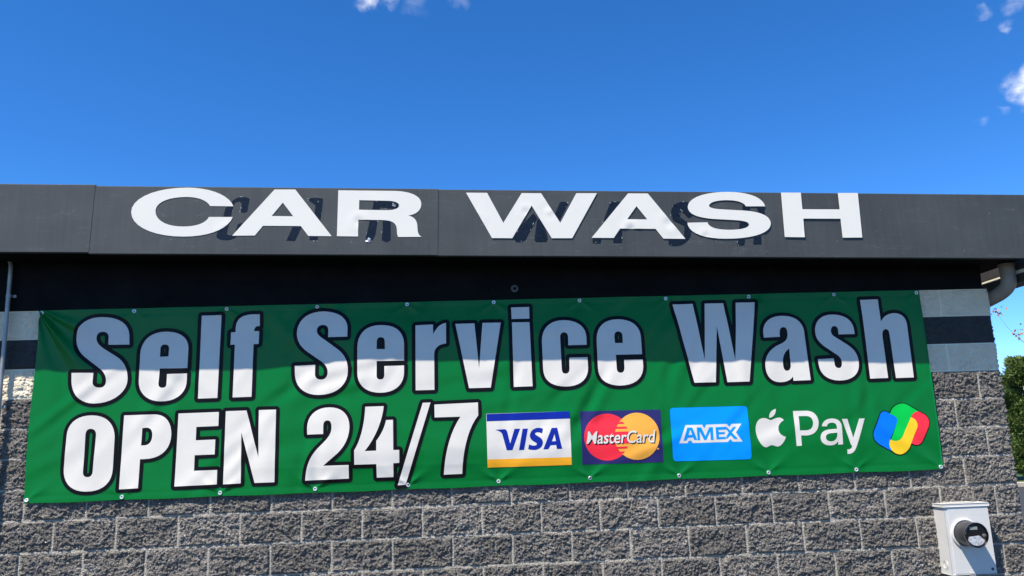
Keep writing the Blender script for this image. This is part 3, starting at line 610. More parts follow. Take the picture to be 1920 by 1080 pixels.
"F_R": "M 1906.8 3777.9 L 2301.7 3766.9 C 2411.9 3760.3 2475.9 3723.5 2475.3 3670.4 C 2474.8 3622.4 2437.8 3594.3 2384.8 3588.5 C 2433.1 3575.2 2446.5 3546.3 2447.0 3503.5 C 2448.3 3460.7 2454.6 3446.4 2474.5 3434.6 L 2316.3 3436.7 C 2306.4 3449.2 2307.4 3468.1 2306.7 3491.8 C 2304.2 3534.6 2277.9 3556.0 2209.6 3559.2 L 2044.4 3565.0 L 2043.1 3445.7 L 1899.9 3450.4 Z M 2050.2 3704.4 L 2255.6 3696.2 C 2301.3 3692.6 2323.2 3677.8 2323.1 3661.4 C 2322.1 3641.3 2291.9 3628.4 2246.2 3629.2 L 2048.7 3635.5 Z",
"F_W": "M 2785.7 3746.6 L 2932.3 3743.3 L 3038.8 3524.1 L 3173.5 3737.5 L 3310.0 3734.3 L 3435.0 3516.9 L 3557.8 3730.4 L 3703.0 3728.1 L 3512.6 3405.2 L 3370.6 3407.9 L 3240.0 3645.0 L 3097.0 3413.2 L 2957.2 3416.8 Z",
"F_A2": "M 3924.3 3723.5 L 4064.8 3720.3 L 4307.7 3385.0 L 4152.2 3389.9 L 4101.7 3461.3 L 3851.6 3467.9 L 3803.5 3401.5 L 3648.6 3405.4 Z M 3977.9 3628.6 L 4048.0 3531.0 L 3905.7 3534.5 Z",
"F_S": "M 4899.3 3612.0 C 4888.6 3679.4 4786.2 3720.7 4636.8 3723.1 C 4468.7 3725.7 4348.3 3683.3 4343.1 3617.5 C 4340.9 3565.7 4396.0 3540.4 4509.3 3526.7 L 4680.3 3513.8 C 4746.8 3507.8 4771.7 3496.6 4770.1 3480.0 C 4765.9 3455.7 4712.0 3443.1 4626.2 3444.7 C 4531.0 3446.5 4480.3 3465.9 4473.9 3502.0 L 4331.1 3501.6 C 4330.1 3429.9 4430.7 3383.6 4596.6 3380.4 C 4782.2 3376.8 4918.0 3414.0 4926.8 3482.0 C 4930.8 3540.7 4868.3 3571.2 4744.3 3583.2 L 4572.7 3596.0 C 4520.5 3600.8 4494.4 3609.1 4495.6 3623.8 C 4500.6 3648.3 4549.8 3663.2 4626.6 3662.0 C 4703.4 3660.7 4749.9 3642.2 4759.8 3614.4 Z",
"F_H": "M 5024.7 3711.9 L 5168.3 3708.7 L 5166.6 3585.8 L 5438.3 3580.1 L 5439.2 3702.3 L 5585.1 3700.0 L 5577.2 3370.2 L 5434.8 3372.0 L 5435.9 3511.1 L 5165.8 3516.9 L 5160.5 3380.2 L 5017.7 3384.9 Z",
"O_C": "M 1192.7 3715.7 C 1222.8 3748.6 1294.6 3747.4 1306.1 3723.3 L 1293.6 3638.0 C 1280.6 3625.9 1253.8 3626.4 1247.1 3638.8 L 1253.3 3695.7 C 1232.9 3715.0 1206.3 3708.8 1200.1 3680.4 L 1160.9 3485.1 C 1161.6 3466.4 1205.5 3474.9 1214.1 3484.1 L 1234.1 3549.4 L 1260.5 3558.3 L 1223.9 3455.8 C 1189.5 3428.5 1109.9 3430.1 1092.7 3463.0 C 1091.8 3486.4 1115.5 3514.0 1126.7 3570.1 L 1145.6 3659.5 Z",
"O_A": "M 1609.3 3542.5 L 1676.3 3560.2 L 1642.0 3476.0 L 1618.0 3422.0 L 1560.8 3425.9 Z M 1696.2 3716.9 C 1718.5 3731.0 1782.0 3729.9 1802.0 3718.1 L 1796.7 3643.6 L 1768.3 3421.9 L 1714.5 3427.6 L 1747.6 3606.4 L 1751.1 3673.0 Z",
"O_R": "M 2150.5 3697.0 L 2310.5 3690.5 C 2328.7 3682.5 2323.9 3644.1 2305.6 3634.9 L 2191.5 3651.2 L 2159.7 3456.7 L 2132.6 3400.7 L 2087.5 3411.0 L 2100.9 3457.8 Z M 2209.6 3555.4 L 2264.2 3551.5 L 2263.7 3417.0 C 2245.5 3398.5 2213.9 3399.1 2202.1 3418.2 L 2209.5 3493.6 Z",
"O_W": "M 3438.1 3664.0 C 3449.8 3673.6 3487.3 3672.9 3493.2 3658.2 L 3424.6 3533.5 L 3398.6 3577.4 Z M 3249.9 3589.7 L 3272.0 3560.3 L 3187.3 3408.6 C 3168.0 3385.2 3112.7 3386.2 3104.1 3405.4 L 3153.5 3495.2 Z M 3276.5 3555.4 L 3321.2 3511.3 L 3340.3 3415.2 L 3329.9 3388.7 L 3255.9 3390.1 L 3249.9 3402.6 Z",
"O_A2": "M 3795.8 3665.9 L 3873.2 3664.6 L 3862.1 3637.4 L 3710.8 3465.7 L 3753.9 3561.5 Z M 3656.3 3409.1 L 3717.5 3417.5 L 3705.4 3369.9 L 3654.3 3372.8 Z M 3807.9 3473.5 L 3866.3 3477.2 L 3855.1 3371.7 L 3799.0 3372.8 Z",
"O_S": "M 4241.2 3631.0 C 4272.0 3659.9 4348.7 3663.6 4356.7 3643.8 L 4378.6 3560.2 L 4339.0 3541.4 L 4291.3 3600.8 L 4277.6 3547.4 L 4335.9 3502.5 L 4360.5 3453.6 L 4336.9 3396.0 C 4294.6 3339.1 4228.0 3330.8 4187.0 3350.8 L 4189.5 3384.4 L 4299.1 3396.7 L 4310.7 3483.6 L 4233.1 3523.8 C 4211.6 3553.4 4220.0 3602.0 4241.2 3631.0 Z",
"O_H": "M 4687.5 3384.4 L 4730.3 3383.6 L 4721.1 3335.5 L 4670.7 3336.5 Z M 4798.5 3396.8 L 4846.7 3400.8 L 4845.8 3342.7 L 4788.3 3340.9 Z M 4708.3 3505.5 L 4761.8 3514.3 C 4771.5 3484.9 4761.1 3455.8 4740.5 3440.6 L 4692.4 3437.7 Z M 4738.9 3627.6 L 4790.8 3616.8 L 4782.3 3577.6 L 4734.7 3583.4 Z M 4838.9 3616.0 L 4892.4 3620.0 L 4886.1 3556.2 L 4847.6 3556.9 Z"
}

# ------------------------------------------------------------------ outlines (metres on their own flat surface)
def parse(path, seg=9):
    """path in millimetres -> list of closed contours, straight runs cut to 20 mm"""
    out = []; cur = None; tok = path.split(); i = 0; cmd = None; pt = None
    def line(a, b):
        n = max(1, int(math.hypot(b[0] - a[0], b[1] - a[1]) / 0.01))
        for k in range(1, n + 1): cur.append((a[0] + (b[0] - a[0]) * k / n, a[1] + (b[1] - a[1]) * k / n))
    def get():
        nonlocal i
        v = (float(tok[i]) / 1000, float(tok[i + 1]) / 1000); i += 2
        return v
    while i < len(tok):
        if tok[i] in 'MLCZ':
            cmd = tok[i]; i += 1
            if cmd == 'Z':
                if math.hypot(cur[0][0] - pt[0], cur[0][1] - pt[1]) > 1e-4: line(pt, cur[0])
                if math.hypot(cur[0][0] - cur[-1][0], cur[0][1] - cur[-1][1]) < 1e-5: cur.pop()
                out.append(cur); cur = None
                continue
        if cmd == 'M':
            pt = get(); cur = [pt]
        elif cmd == 'L':
            b = get(); line(pt, b); pt = b
        elif cmd == 'C':
            b, c, d = get(), get(), get()
            for k in range(1, seg + 1):
                t = k / seg; u = 1 - t
                cur.append(tuple(u ** 3 * pt[q] + 3 * u * u * t * b[q] + 3 * u * t * t * c[q] + t ** 3 * d[q] for q in (0, 1)))
            pt = d
    return out

def inside(contours, P):
    P = np.asarray(P); r = np.zeros(len(P), bool)
    for c in contours:
        c = np.asarray(c); a = c; b = np.roll(c, -1, 0)
        for (x0, y0), (x1, y1) in zip(a, b):
            if y0 == y1: continue
            m = (y0 > P[:, 1]) != (y1 > P[:, 1])
            xx = x0 + (P[:, 1] - y0) * (x1 - x0) / (y1 - y0)
            r ^= m & (P[:, 0] < xx)
    return r

def edge_dist(contours, P):
    P = np.asarray(P); best = np.full(len(P), 9.0)
    for c in contours:
        c = np.asarray(c)
        for a, b in zip(c, np.roll(c, -1, 0)):
            ab = b - a; L2 = max(ab @ ab, 1e-12)
            t = np.clip(((P - a) @ ab) / L2, 0, 1)
            best = np.minimum(best, np.hypot(*(P - a - t[:, None] * ab).T))
    return best

def fill(contours, grid=0.018):
    """triangulated flat fill with inner points so that it can follow a creased surface"""
    allp = np.concatenate([np.asarray(c) for c in contours])
    lo = allp.min(0); hi = allp.max(0)
    gx, gy = np.meshgrid(np.arange(lo[0] + grid / 2, hi[0], grid), np.arange(lo[1] + grid / 2, hi[1], grid))
    G_ = np.stack([gx.ravel(), gy.ravel()], 1)
    if len(G_):
        G_ = G_[inside(contours, G_)]
        if len(G_): G_ = G_[edge_dist(contours, G_) > grid * 0.35]
    verts = []; edges = []
    for c in contours:
        b = len(verts); verts += [Vector(p) for p in c]
        edges += [(b + k, b + (k + 1) % len(c)) for k in range(len(c))]
    verts += [Vector(p) for p in G_]
    v, e, f, *_ = delaunay_2d_cdt(verts, edges, [], 0, 1e-6)
    V = np.array([(p.x, p.y) for p in v]); T = np.array([t for t in f if len(t) == 3])
    cen = V[T].mean(1)
    T = T[inside(contours, cen)]
    a = V[T]
    cr = (a[:, 1, 0] - a[:, 0, 0]) * (a[:, 2, 1] - a[:, 0, 1]) - (a[:, 1, 1] - a[:, 0, 1]) * (a[:, 2, 0] - a[:, 0, 0])
    T[cr < 0] = T[cr < 0][:, ::-1]
    return V, T[np.abs(cr) > 3e-6]

def offset(contours, r, res=0.0055):
    """outline grown by r with round corners (marching squares on the distance to the shape)"""
    allp = np.concatenate([np.asarray(c) for c in contours])
    lo = allp.min(0) - r - 3 * res; hi = allp.max(0) + r + 3 * res
    xs = np.arange(lo[0], hi[0], res); ys = np.arange(lo[1], hi[1], res)
    gx, gy = np.meshgrid(xs, ys)
    P = np.stack([gx.ravel(), gy.ravel()], 1)
    d = edge_dist(contours, P); d[inside(contours, P)] *= -1
    f = (d - r).reshape(gx.shape)
    f[np.abs(f) < 1e-9] = 1e-9
    segs = {}
    ny, nx = f.shape
    neg = f < 0
    code = neg[:-1, :-1] * 1 + neg[:-1, 1:] * 2 + neg[1:, 1:] * 4 + neg[1:, :-1] * 8
    TBL = {1: [(3, 0)], 2: [(0, 1)], 3: [(3, 1)], 4: [(1, 2)], 5: [(3, 2), (1, 0)], 6: [(0, 2)], 7: [(3, 2)], 8: [(2, 3)], 9: [(2, 0)], 10: [(0, 3), (2, 1)], 11: [(2, 1)], 12: [(1, 3)], 13: [(1, 0)], 14: [(0, 3)]}
    pos = {}
    def key(j, i, e):
        if e == 0: k = ('h', j, i); a, b = (j, i), (j, i + 1)
        elif e == 2: k = ('h', j + 1, i); a, b = (j + 1, i), (j + 1, i + 1)
        elif e == 3: k = ('v', j, i); a, b = (j, i), (j + 1, i)
        else: k = ('v', j, i + 1); a, b = (j, i + 1), (j + 1, i + 1)
        if k not in pos:
            t = f[a] / (f[a] - f[b])
            pos[k] = (xs[a[1]] + (xs[b[1]] - xs[a[1]]) * t, ys[a[0]] + (ys[b[0]] - ys[a[0]]) * t)
        return k
    for j, i in zip(*np.nonzero((code > 0) & (code < 15))):
        for (e0, e1) in TBL[int(code[j, i])]:
            segs[key(j, i, e0)] = key(j, i, e1)
    out = []
    while segs:
        st = next(iter(segs)); k = st; loop = []
        while k in segs:
            loop.append(pos[k]); k = segs.pop(k)
        if len(loop) > 8:
            L_ = [loop[0]]
            for q in range(1, len(loop) - 1):       # drop points on straight runs and too-close points
                a, b, c = L_[-1], loop[q], loop[q + 1]
                cr = abs((b[0] - a[0]) * (c[1] - a[1]) - (b[1] - a[1]) * (c[0] - a[0])) / max(math.hypot(c[0] - a[0], c[1] - a[1]), 1e-9)
                if math.hypot(b[0] - a[0], b[1] - a[1]) > 0.01 or cr > 0.0004: L_.append(b)
            L_.append(loop[-1])
            out.append(L_)
    return out

GLY = {k: parse(v) for k, v in GLYPHS.items()}

# ------------------------------------------------------------------ BANNER
BX0, BX1, BZ0, BZ1 = -0.200, 6.136, 1.745, 3.046
GT = [(0.446, 3.0265), (1.082, 3.0265), (1.713, 3.0265), (2.348, 3.0290), (2.969, 3.0300), (3.591, 3.0280), (4.224, 3.0265), (4.842, 3.0270), (5.484, 3.0275), (6.114, 3.0270)]
GB = [(-0.178, 1.765), (0.439, 1.763), (1.084, 1.766), (1.717, 1.769), (2.346, 1.772), (2.965, 1.774), (3.600, 1.773), (4.227, 1.767), (4.865, 1.766), (5.498, 1.764), (6.118, 1.761)]
GC = [(-0.183, 3.029)]
_r = np.random.default_rng(21)
PK = []
for k in range(70):
    cx = _r.uniform(BX0, BX1); cz = _r.uniform(BZ0, BZ1)
    th = _r.normal(math.radians(55), 0.35) if _r.random() < 0.72 else _r.uniform(0, math.pi)
    PK.append((cx, cz, th, _r.uniform(0.14, 0.30), _r.uniform(0.0014, 0.0042), _r.uniform(0.18, 0.45), _r.uniform(0.05, 0.13), _r.uniform(0, 6.28)))

def banner_y(x, z):
    x = np.asarray(x, float); z = np.asarray(z, float)
    u = (x - BX0); v = (z - BZ0); H = BZ1 - BZ0
    pin = np.clip(np.minimum(v, H - v) / 0.28, 0, 1); pin = pin * pin * (3 - 2 * pin)
    d = 0.004 * pin * (0.5 + np.sin(u * 4.7 + v * 1.8) * 0.35 + np.sin(u * 9.3 - v * 2.6 + 1.0) * 0.35 + np.sin(u * 15.3 - v * 1.6 + 2.0) * 0.2)
    d += pin * np.interp(x, [-0.2, 1.3, 1.95, 3.6, 5.0, 6.15], [-0.004, -0.003, 0.024, 0.020, 0.013, 0.007])
    for (cx, cz, th, wl, a, ll, lw, ph) in PK:                # soft diagonal drag creases
        dx = x - cx; dz = z - cz
        al = dx * math.cos(th) + dz * math.sin(th); ac = -dx * math.sin(th) + dz * math.cos(th)
        d += a * np.exp(-(al / ll) ** 2 - (ac / lw) ** 2) * np.cos(2 * math.pi * ac / wl + ph)
    for gi, (gx, gz) in enumerate(GT + GB + GC):              # tension creases running out of every eyelet
        dx = x - gx; dz = z - gz; r = np.hypot(dx, dz) + 1e-6
        s = -1 if gz > 2.5 else 1
        th = np.arctan2(dz * s, dx)
        f = 0.35 + 0.65 * ((gi * 7919) % 11) / 10.0
        if gz < 2.5: f *= 1.25
        ridge = np.exp(-((th - 0.62) / 0.24) ** 2) + np.exp(-((th - 2.52) / 0.24) ** 2) - 0.8 * np.exp(-((th - 1.57) / 0.5) ** 2)
        d += f * 0.0100 * ridge * np.exp(-r / 0.12) * np.clip(r / 0.055, 0, 1)
    for row in (sorted(GT + GC), sorted(GB)):                 # the hem bows out between eyelets
        for (a, b) in zip(row[:-1], row[1:]):
            t = (x - a[0]) / (b[0] - a[0])
            m = (t >= 0) & (t <= 1)
            e = np.abs(z - (a[1] + b[1]) / 2)
            d += np.where(m, 0.0055 * np.sin(np.clip(t, 0, 1) * math.pi) ** 2 * np.exp(-(e / 0.09) ** 2), 0)
    dx = x - (BX0 - 0.02); dz = (BZ1 + 0.02) - z              # slack folds fanning from the upper left corner
    r = np.hypot(dx, dz); th = np.arctan2(dz, dx)
    d += 0.042 * np.cos((th - 0.92) * 13.0) * np.exp(-((th - 0.92) / 0.42) ** 2) * np.clip(r / 0.12, 0, 1) * np.exp(-(r / 0.38) ** 2)
    crease = BZ0 + 0.165 - 0.012 * (u - 2)                    # packing fold low on the banner
    d += 0.0020 * np.exp(-np.abs(z - crease) / 0.030) * np.exp(-((u - 2.6) / 1.1) ** 4)
    hem = np.minimum(np.abs(v - 0.040), np.abs(H - v - 0.040))
    d += -0.0010 * np.exp(-(hem / 0.013) ** 2)
    d = 0.5 * (d - 0.006 + np.sqrt((d + 0.006) ** 2 + 0.000012))
    return -(0.0255 + d)

banner = empty("vinyl_banner", ((BX0 + BX1) / 2, -0.045, BZ0),
               "long green vinyl banner reading Self Service Wash OPEN 24/7 with payment logos", "banner")

gx_ = np.unique(np.concatenate([np.arange(BX0, BX1, 0.009), [BX1]])); gz_ = np.unique(np.concatenate([np.arange(BZ0, BZ1, 0.009), [BZ1]]))
xx, zz = np.meshgrid(gx_, gz_)
# the edges are not quite straight
ex = 0.006 * np.sin(zz * 5.0) * (np.abs(xx - BX0) < 1e-6)
ez = -0.004 * np.sin((xx - BX0) * 4.96) ** 2 * (np.abs(zz - BZ0) < 1e-6)
yy = banner_y(xx, zz)
Vb = np.stack([xx + ex, yy, zz + ez], -1).reshape(-1, 3)
ii = np.arange(xx.size).reshape(xx.shape)
Fb = np.stack([ii[:-1, :-1], ii[:-1, 1:], ii[1:, 1:], ii[1:, :-1]], -1).reshape(-1, 4)
cloth = from_arrays("cloth", Vb, Fb, M_green, banner, smooth=True)

def print_part(name, layers, parent=banner, grid=0.010, label=None):
    """layers: (contours, material, height above the cloth in m) -> one mesh lying on the banner"""
    VV = []; FF = []; MI = []; mats = []; base = 0
    for cs, m, hgt in layers:
        v, t = fill(cs, grid)
        VV.append(np.stack([v[:, 0], banner_y(v[:, 0], v[:, 1]) - 1.25 * hgt, v[:, 1]], -1)); FF.append(t + base); base += len(v)
        if m not in mats: mats.append(m)
        MI.append(np.full(len(t), mats.index(m)))
    o = from_arrays(name, np.concatenate(VV), np.concatenate(FF), mats, parent, smooth=True, mat_idx=np.concatenate(MI))
    if label: o["label"] = label
    return o

LET = ['self_S', 'self_e', 'self_l', 'self_f', 'serv_S', 'serv_e', 'serv_r', 'serv_v', 'serv_i', 'serv_c', 'serv_e2', 'wash_W', 'wash_a', 'wash_s', 'wash_h',
       'open_O', 'open_P', 'open_E', 'open_N', 'h_2', 'h_4', 'h_slash', 'h_7']
for q, k in enumerate(LET):
    h0 = 0.0015 + 0.0003 * (q % 2)
    rr = 0.0262 if q < 15 else 0.0245
    ch = {'self_S': 'S', 'serv_S': 'S', 'serv_e2': 'e', 'h_slash': 'slash', 'h_2': '2', 'h_4': '4', 'h_7': '7'}.get(k, k[-1])
    print_part("letter", [(offset(GLY[k], rr), M_vblack, h0), (GLY[k], M_vwhite, h0 + 0.0012)], label="white %s with a thick black outline" % ch)

card = print_part("payment_logo", [(GLY['visa_card'], M_vwhite, 0.0010), (GLY['visa_blue'], M_vblue, 0.0017), (GLY['visa_gold'], M_gold, 0.0017)], label="white payment logo with a blue bar above and a gold bar below")
for k in ('visa_V', 'visa_I', 'visa_S', 'visa_A'): print_part("letter", [(GLY[k], M_vblue, 0.0018)], card)
card = print_part("payment_logo", [(GLY['mc_card'], M_navy, 0.0010)], label="navy payment logo with a red and an orange disc")
def one(c): return [c]
print_part("disc", [(GLY['mc_red'], M_red, 0.0016)], card, label="red disc")
print_part("disc", [(GLY['mc_yellow'], M_orange, 0.0022)] + [(one(c), M_red, 0.0027) for c in GLY['mc_bar']], card, label="orange disc with red bars where it meets the red disc")
print_part("mark", [(GLY['mc_dot'], M_orange, 0.0016)], card, grid=0.01)

def text_tris(body, p0, p1, height, shear=0.0, bold=0.0):
    """lettering fitted between two points of the banner's plane -> flat triangles"""
    cu = bpy.data.curves.new("lettering", 'FONT'); cu.body = body; cu.size = 1.0; cu.offset = bold; cu.shear = 0.0; cu.resolution_u = 4
    ob = bpy.data.objects.new("lettering", cu); COL.objects.link(ob)
    dg = bpy.context.evaluated_depsgraph_get()
    me = bpy.data.meshes.new_from_object(ob.evaluated_get(dg))
    bpy.data.objects.remove(ob); bpy.data.curves.remove(cu)
    me.calc_loop_triangles()
    V = np.array([v.co[:2] for v in me.vertices]); T = np.array([t.vertices[:] for t in me.loop_triangles])
    bpy.data.meshes.remove(me)
    lo = V.min(0); hi = V.max(0)
    base = 0.0
    p0 = np.array(p0); p1 = np.array(p1); ax = (p1 - p0); Lw = np.hypot(*ax); ax = ax / Lw; up = np.array([-ax[1], ax[0]])
    a = (V[:, 0] - lo[0]) / (hi[0] - lo[0]); b = (V[:, 1] - base) / (hi[1] - base)
    w = Lw - shear * height
    P = p0 + np.outer(a * w + b * shear * height, ax) + np.outer(b * height, up)
    e = P[T]
    cr = (e[:, 1, 0] - e[:, 0, 0]) * (e[:, 2, 1] - e[:, 0, 1]) - (e[:, 1, 1] - e[:, 0, 1]) * (e[:, 2, 0] - e[:, 0, 0])
    T[cr < 0] = T[cr < 0][:, ::-1]
    return P, T

tb = GLY['mc_text'][0]
tq = [(float(a), float(b)) for a, b in [tuple(np.array(tb[0]))]]
tp = GLYPHS['mc_text'].split(); num = [float(t) / 1000 for t in tp if t not in 'MLCZ']
q0, q1, q2, q3 = [(num[2 * k], num[2 * k + 1]) for k in range(4)]
hgt = (math.dist(q0, q3) + math.dist(q1, q2)) / 2
P, T = text_tris("MasterCard", q0, q1, hgt, 0.16, 0.012)
def lay(name, P, T, m, h, parent):
    V = np.stack([P[:, 0], banner_y(P[:, 0], P[:, 1]) - 1.25 * h, P[:, 1]], -1)
    return from_arrays(name, V, T, m, parent)
lay("lettering_shade", P + np.array([0.006, -0.006]), T, M_vblack, 0.0031, card)
lay("lettering", P, T, M_vwhite, 0.0038, card)

card = print_part("payment_logo", [(GLY['amex_card'], M_sky, 0.0010), (GLY['amex_white'], M_vwhite, 0.0016)], label="sky blue payment logo with rounded corners")
for k in ('amex_A', 'amex_M', 'amex_E', 'amex_X'): print_part("letter", [(GLY[k], M_sky, 0.0023 + (0.0003 if k in ('amex_M', 'amex_X') else 0))], card, grid=0.012)
mark = print_part("payment_logo", [(GLY['ap_body'], M_vwhite, 0.0012), (GLY['ap_leaf'], M_vwhite, 0.0012)], label="white apple emblem with a bite and a leaf, followed by Pay")
for k in ('ap_P', 'ap_a', 'ap_y'): print_part("letter", [(GLY[k], M_vwhite, 0.0012)], mark, grid=0.012)
GW = [('gw_blue', M_bluep), ('gw_green', M_lgreen), ('gw_red', M_red), ('gw_yellow', M_yellow)]
print_part("payment_logo", [(offset(GLY[k], 0.0068, 0.003), M_vblack, 0.0008 + 0.0002 * q) for q, (k, m) in enumerate(GW)] + [(GLY[k], m, 0.0019 + 0.0004 * q) for q, (k, m) in enumerate(GW)],
           grid=0.012, label="four-colour woven ribbon emblem in blue, green, yellow and red")

# eyelets with their screws
bm = bmesh.new(); add_lathe_y(bm, 0, 0, [(0.0052, 0.0005), (0.0056, -0.0022), (0.0085, -0.0036), (0.0125, -0.0030), (0.0140, 0.0005)], 24, close=False)
g0 = None
def screw_bm():
    bm = bmesh.new(); add_lathe_y(bm, 0, 0, [(0.0050, 0.004), (0.0050, -0.0012), (0.0035, -0.0030), (0.0015, -0.0034)], 14); return bm
g0 = from_bm("grommet", bm, M_metal, banner, smooth=True)
s0 = from_bm("screw", screw_bm(), M_dmetal, g0, smooth=True)
for q, (gx, gz) in enumerate(GT + GC + GB):
    if q == 0: g = g0
    else:
        g = g0.copy(); COL.objects.link(g)
        s = s0.copy(); COL.objects.link(s); s.parent = g
    g.location = (gx, float(banner_y(gx, gz)) - 0.001, gz)
    g.rotation_euler = (random.uniform(-0.35, 0.25), random.uniform(0, 6), random.uniform(-0.2, 0.2))

# ------------------------------------------------------------------ CAR WASH lettering on the fascia
sign = empty("sign_lettering", (2.6, YF, 3.3), "wide white CAR WASH letters fixed on the charcoal fascia", "sign")
def solid_letter(name, cs, y_back, thick, mats, parent, dents=(), grid=0.02, flecks=0):
    v, t = fill(cs, grid)
    d = np.zeros(len(v))
    for (dx, dz, r, a) in dents:
        q = np.hypot(v[:, 0] - dx, v[:, 1] - dz) / r
        d += a * np.exp(-q * q) * np.cos(q * 3.2)
    n = len(v)
    VV = [np.stack([v[:, 0], np.full(n, y_back - thick) + d, v[:, 1]], -1)]
    FF = [t]; MI = [np.zeros(len(t), int)]; base = n
    for c in cs:
        c = np.asarray(c); k = len(c)
        area = 0.5 * np.sum(c[:, 0] * np.roll(c[:, 1], -1) - np.roll(c[:, 0], -1) * c[:, 1])
        VV.append(np.concatenate([np.stack([c[:, 0], np.full(k, y_back - thick), c[:, 1]], -1), np.stack([c[:, 0], np.full(k, y_back), c[:, 1]], -1)]))
        i0 = np.arange(k); i1 = (i0 + 1) % k
        a = np.stack([base + i0, base + k + i0, base + i1], 1); b = np.stack([base + i1, base + k + i0, base + k + i1], 1)
        FF.append(np.concatenate([a, b])); MI.append(np.zeros(2 * k, int)); base += 2 * k
        if flecks:
            for q in range(k):
                if random.random() < flecks:
                    p = c[q] + np.array([random.uniform(-.003, .003), random.uniform(-.003, .003)])
                    s = random.uniform(0.0015, 0.0055); e = random.uniform(0.002, 0.012)
                    dv = c[(q + 1) % k] - c[q]; dv = dv / (np.hypot(*dv) + 1e-9); nv = np.array([-dv[1], dv[0]])
                    tri = [p - dv * e, p + dv * e, p + nv * s]
                    VV.append(np.array([(w[0], y_back - thick - 0.0006 - 0.0012 * random.random(), w[1]) for w in tri]))
                    FF.append(np.array([[base, base + 1, base + 2]])); MI.append(np.array([1])); base += 3
    return from_arrays(name, np.concatenate(VV), np.concatenate(FF), mats, parent, smooth=False, mat_idx=np.concatenate(MI))

DENT = {'F_A': [(2.20, 3.49, 0.055, 0.004), (2.26, 3.46, 0.04, -0.004)], 'F_C': [(1.16, 3.49, 0.06, 0.003)], 'F_W': [(3.20, 3.60, 0.05, 0.003), (3.36, 3.60, 0.05, -0.0025), (2.86, 3.55, 0.05, 0.003)],
        'F_A2': [(3.93, 3.46, 0.06, 0.005), (4.20, 3.50, 0.07, 0.003)], 'F_S': [(4.46, 3.40, 0.05, 0.003)], 'F_H': [(5.20, 3.37, 0.05, 0.003)], 'F_R': [(2.05, 3.55, 0.06, 0.003)]}
for k in ('F_C', 'F_A', 'F_R', 'F_W', 'F_A2', 'F_S', 'F_H'):
    o = solid_letter("letter", GLY[k], YF - 0.0012, 0.0016, M_signwhite, sign, DENT.get(k, ()), 0.016)
    o["label"] = "wide white letter " + k[2]
def panel_at(x): return panels[2] if x < 2.58 else (panels[3] if x < 4.86 else panels[4])
for k in ('O_C', 'O_A', 'O_R', 'O_W', 'O_A2', 'O_S', 'O_H'):
    for c in GLY[k]:
        solid_letter("old_letter_mark", [c], YF + 0.003, 0.0038, [M_old, M_chip], panel_at(c[0][0]), grid=0.02, flecks=0.08)
# bright torn spots and screws where the old letters were pulled off
for (px, pz, n, r) in ((2.112, 3.418, 13, 0.024), (2.285, 3.668, 9, 0.020), (1.770, 3.700, 4, 0.008)):
    bmw = bmesh.new(); hub = bmw.verts.new((px, YF - 0.0034, pz))
    for q in range(n):                                        # curled slivers round one hole
        a = 6.283 * q / n + random.uniform(-.2, .2); l = r * random.uniform(0.35, 1.0); w = random.uniform(0.06, 0.22)
        bmw.faces.new([hub, bmw.verts.new((px + l * math.cos(a - w), YF - 0.0028 - 0.003 * random.random(), pz + l * math.sin(a - w))), bmw.verts.new((px + l * 0.8 * math.cos(a + w), YF - 0.0028 - 0.003 * random.random(), pz + l * 0.8 * math.sin(a + w)))])
    o = from_bm("torn_metal", bmw, M_metal, panels[2])
# ------------------------------------------------------------------ METER BOX
mx, mz, my = 6.157, 1.316, -0.1345
meter = empty("electric_meter", (6.187, -0.012, 1.042), "light grey electric meter box with a round dark meter, low on the wall", "electric meter")
bm = bmesh.new(); add_box(bm, (6.030, -0.012 + 0.01, 1.044), (6.345, my, 1.492), bevel=0.004)
box = from_bm("box", bm, M_box, meter)
bm = bmesh.new(); add_box(bm, (6.056, my - 0.0035, 1.050), (6.3445, my - 0.0002, 1.4915), bevel=0.0015)
from_bm("cover", bm, M_box, meter)
bm = bmesh.new(); add_box(bm, (6.022, -0.004, 1.4925), (6.353, my - 0.007, 1.513), bevel=0.003); add_box(bm, (6.11, -0.006, 1.5132), (6.27, -0.115, 1.5175), bevel=0.002)
from_bm("lid", bm, M_box, meter)
bm = bmesh.new(); add_lathe_y(bm, mx, mz, [(0.100, my - 0.0036), (0.100, my - 0.010), (0.096, my - 0.017), (0.088, my - 0.019), (0.084, my - 0.012)], 56, close=False)
from_bm("socket_ring", bm, M_box, meter, smooth=True)
bm = bmesh.new(); add_lathe_y(bm, mx, mz, [(0.0835, my - 0.006), (0.083, my - 0.020), (0.081, my - 0.120), (0.079, my - 0.126)], 56)
dial = from_bm("meter_body", bm, M_meter, meter, smooth=True)
yf = my - 0.1262
bm = bmesh.new(); add_lathe_y(bm, mx, mz, [(0.0795, yf + 0.004), (0.0825, yf - 0.004), (0.082, yf - 0.012), (0.076, yf - 0.0145), (0.0735, yf - 0.006), (0.0732, yf - 0.0005)], 56, close=False)
from_bm("rim", bm, M_mblack, dial, smooth=True)
bm = bmesh.new(); add_lathe_y(bm, mx, mz, [(0.0735, yf - 0.001), (0.073, yf - 0.003)], 48)
from_bm("face_plate", bm, M_mblack, dial)
bm = bmesh.new(); add_box(bm, (mx - 0.042, yf - 0.0055, mz + 0.034), (mx + 0.014, yf - 0.0032, mz + 0.054), bevel=0.001)
from_bm("display", bm, M_lcd, dial)
bm = bmesh.new()
a0 = [(math.radians(a)) for a in range(205, 331, 6)]
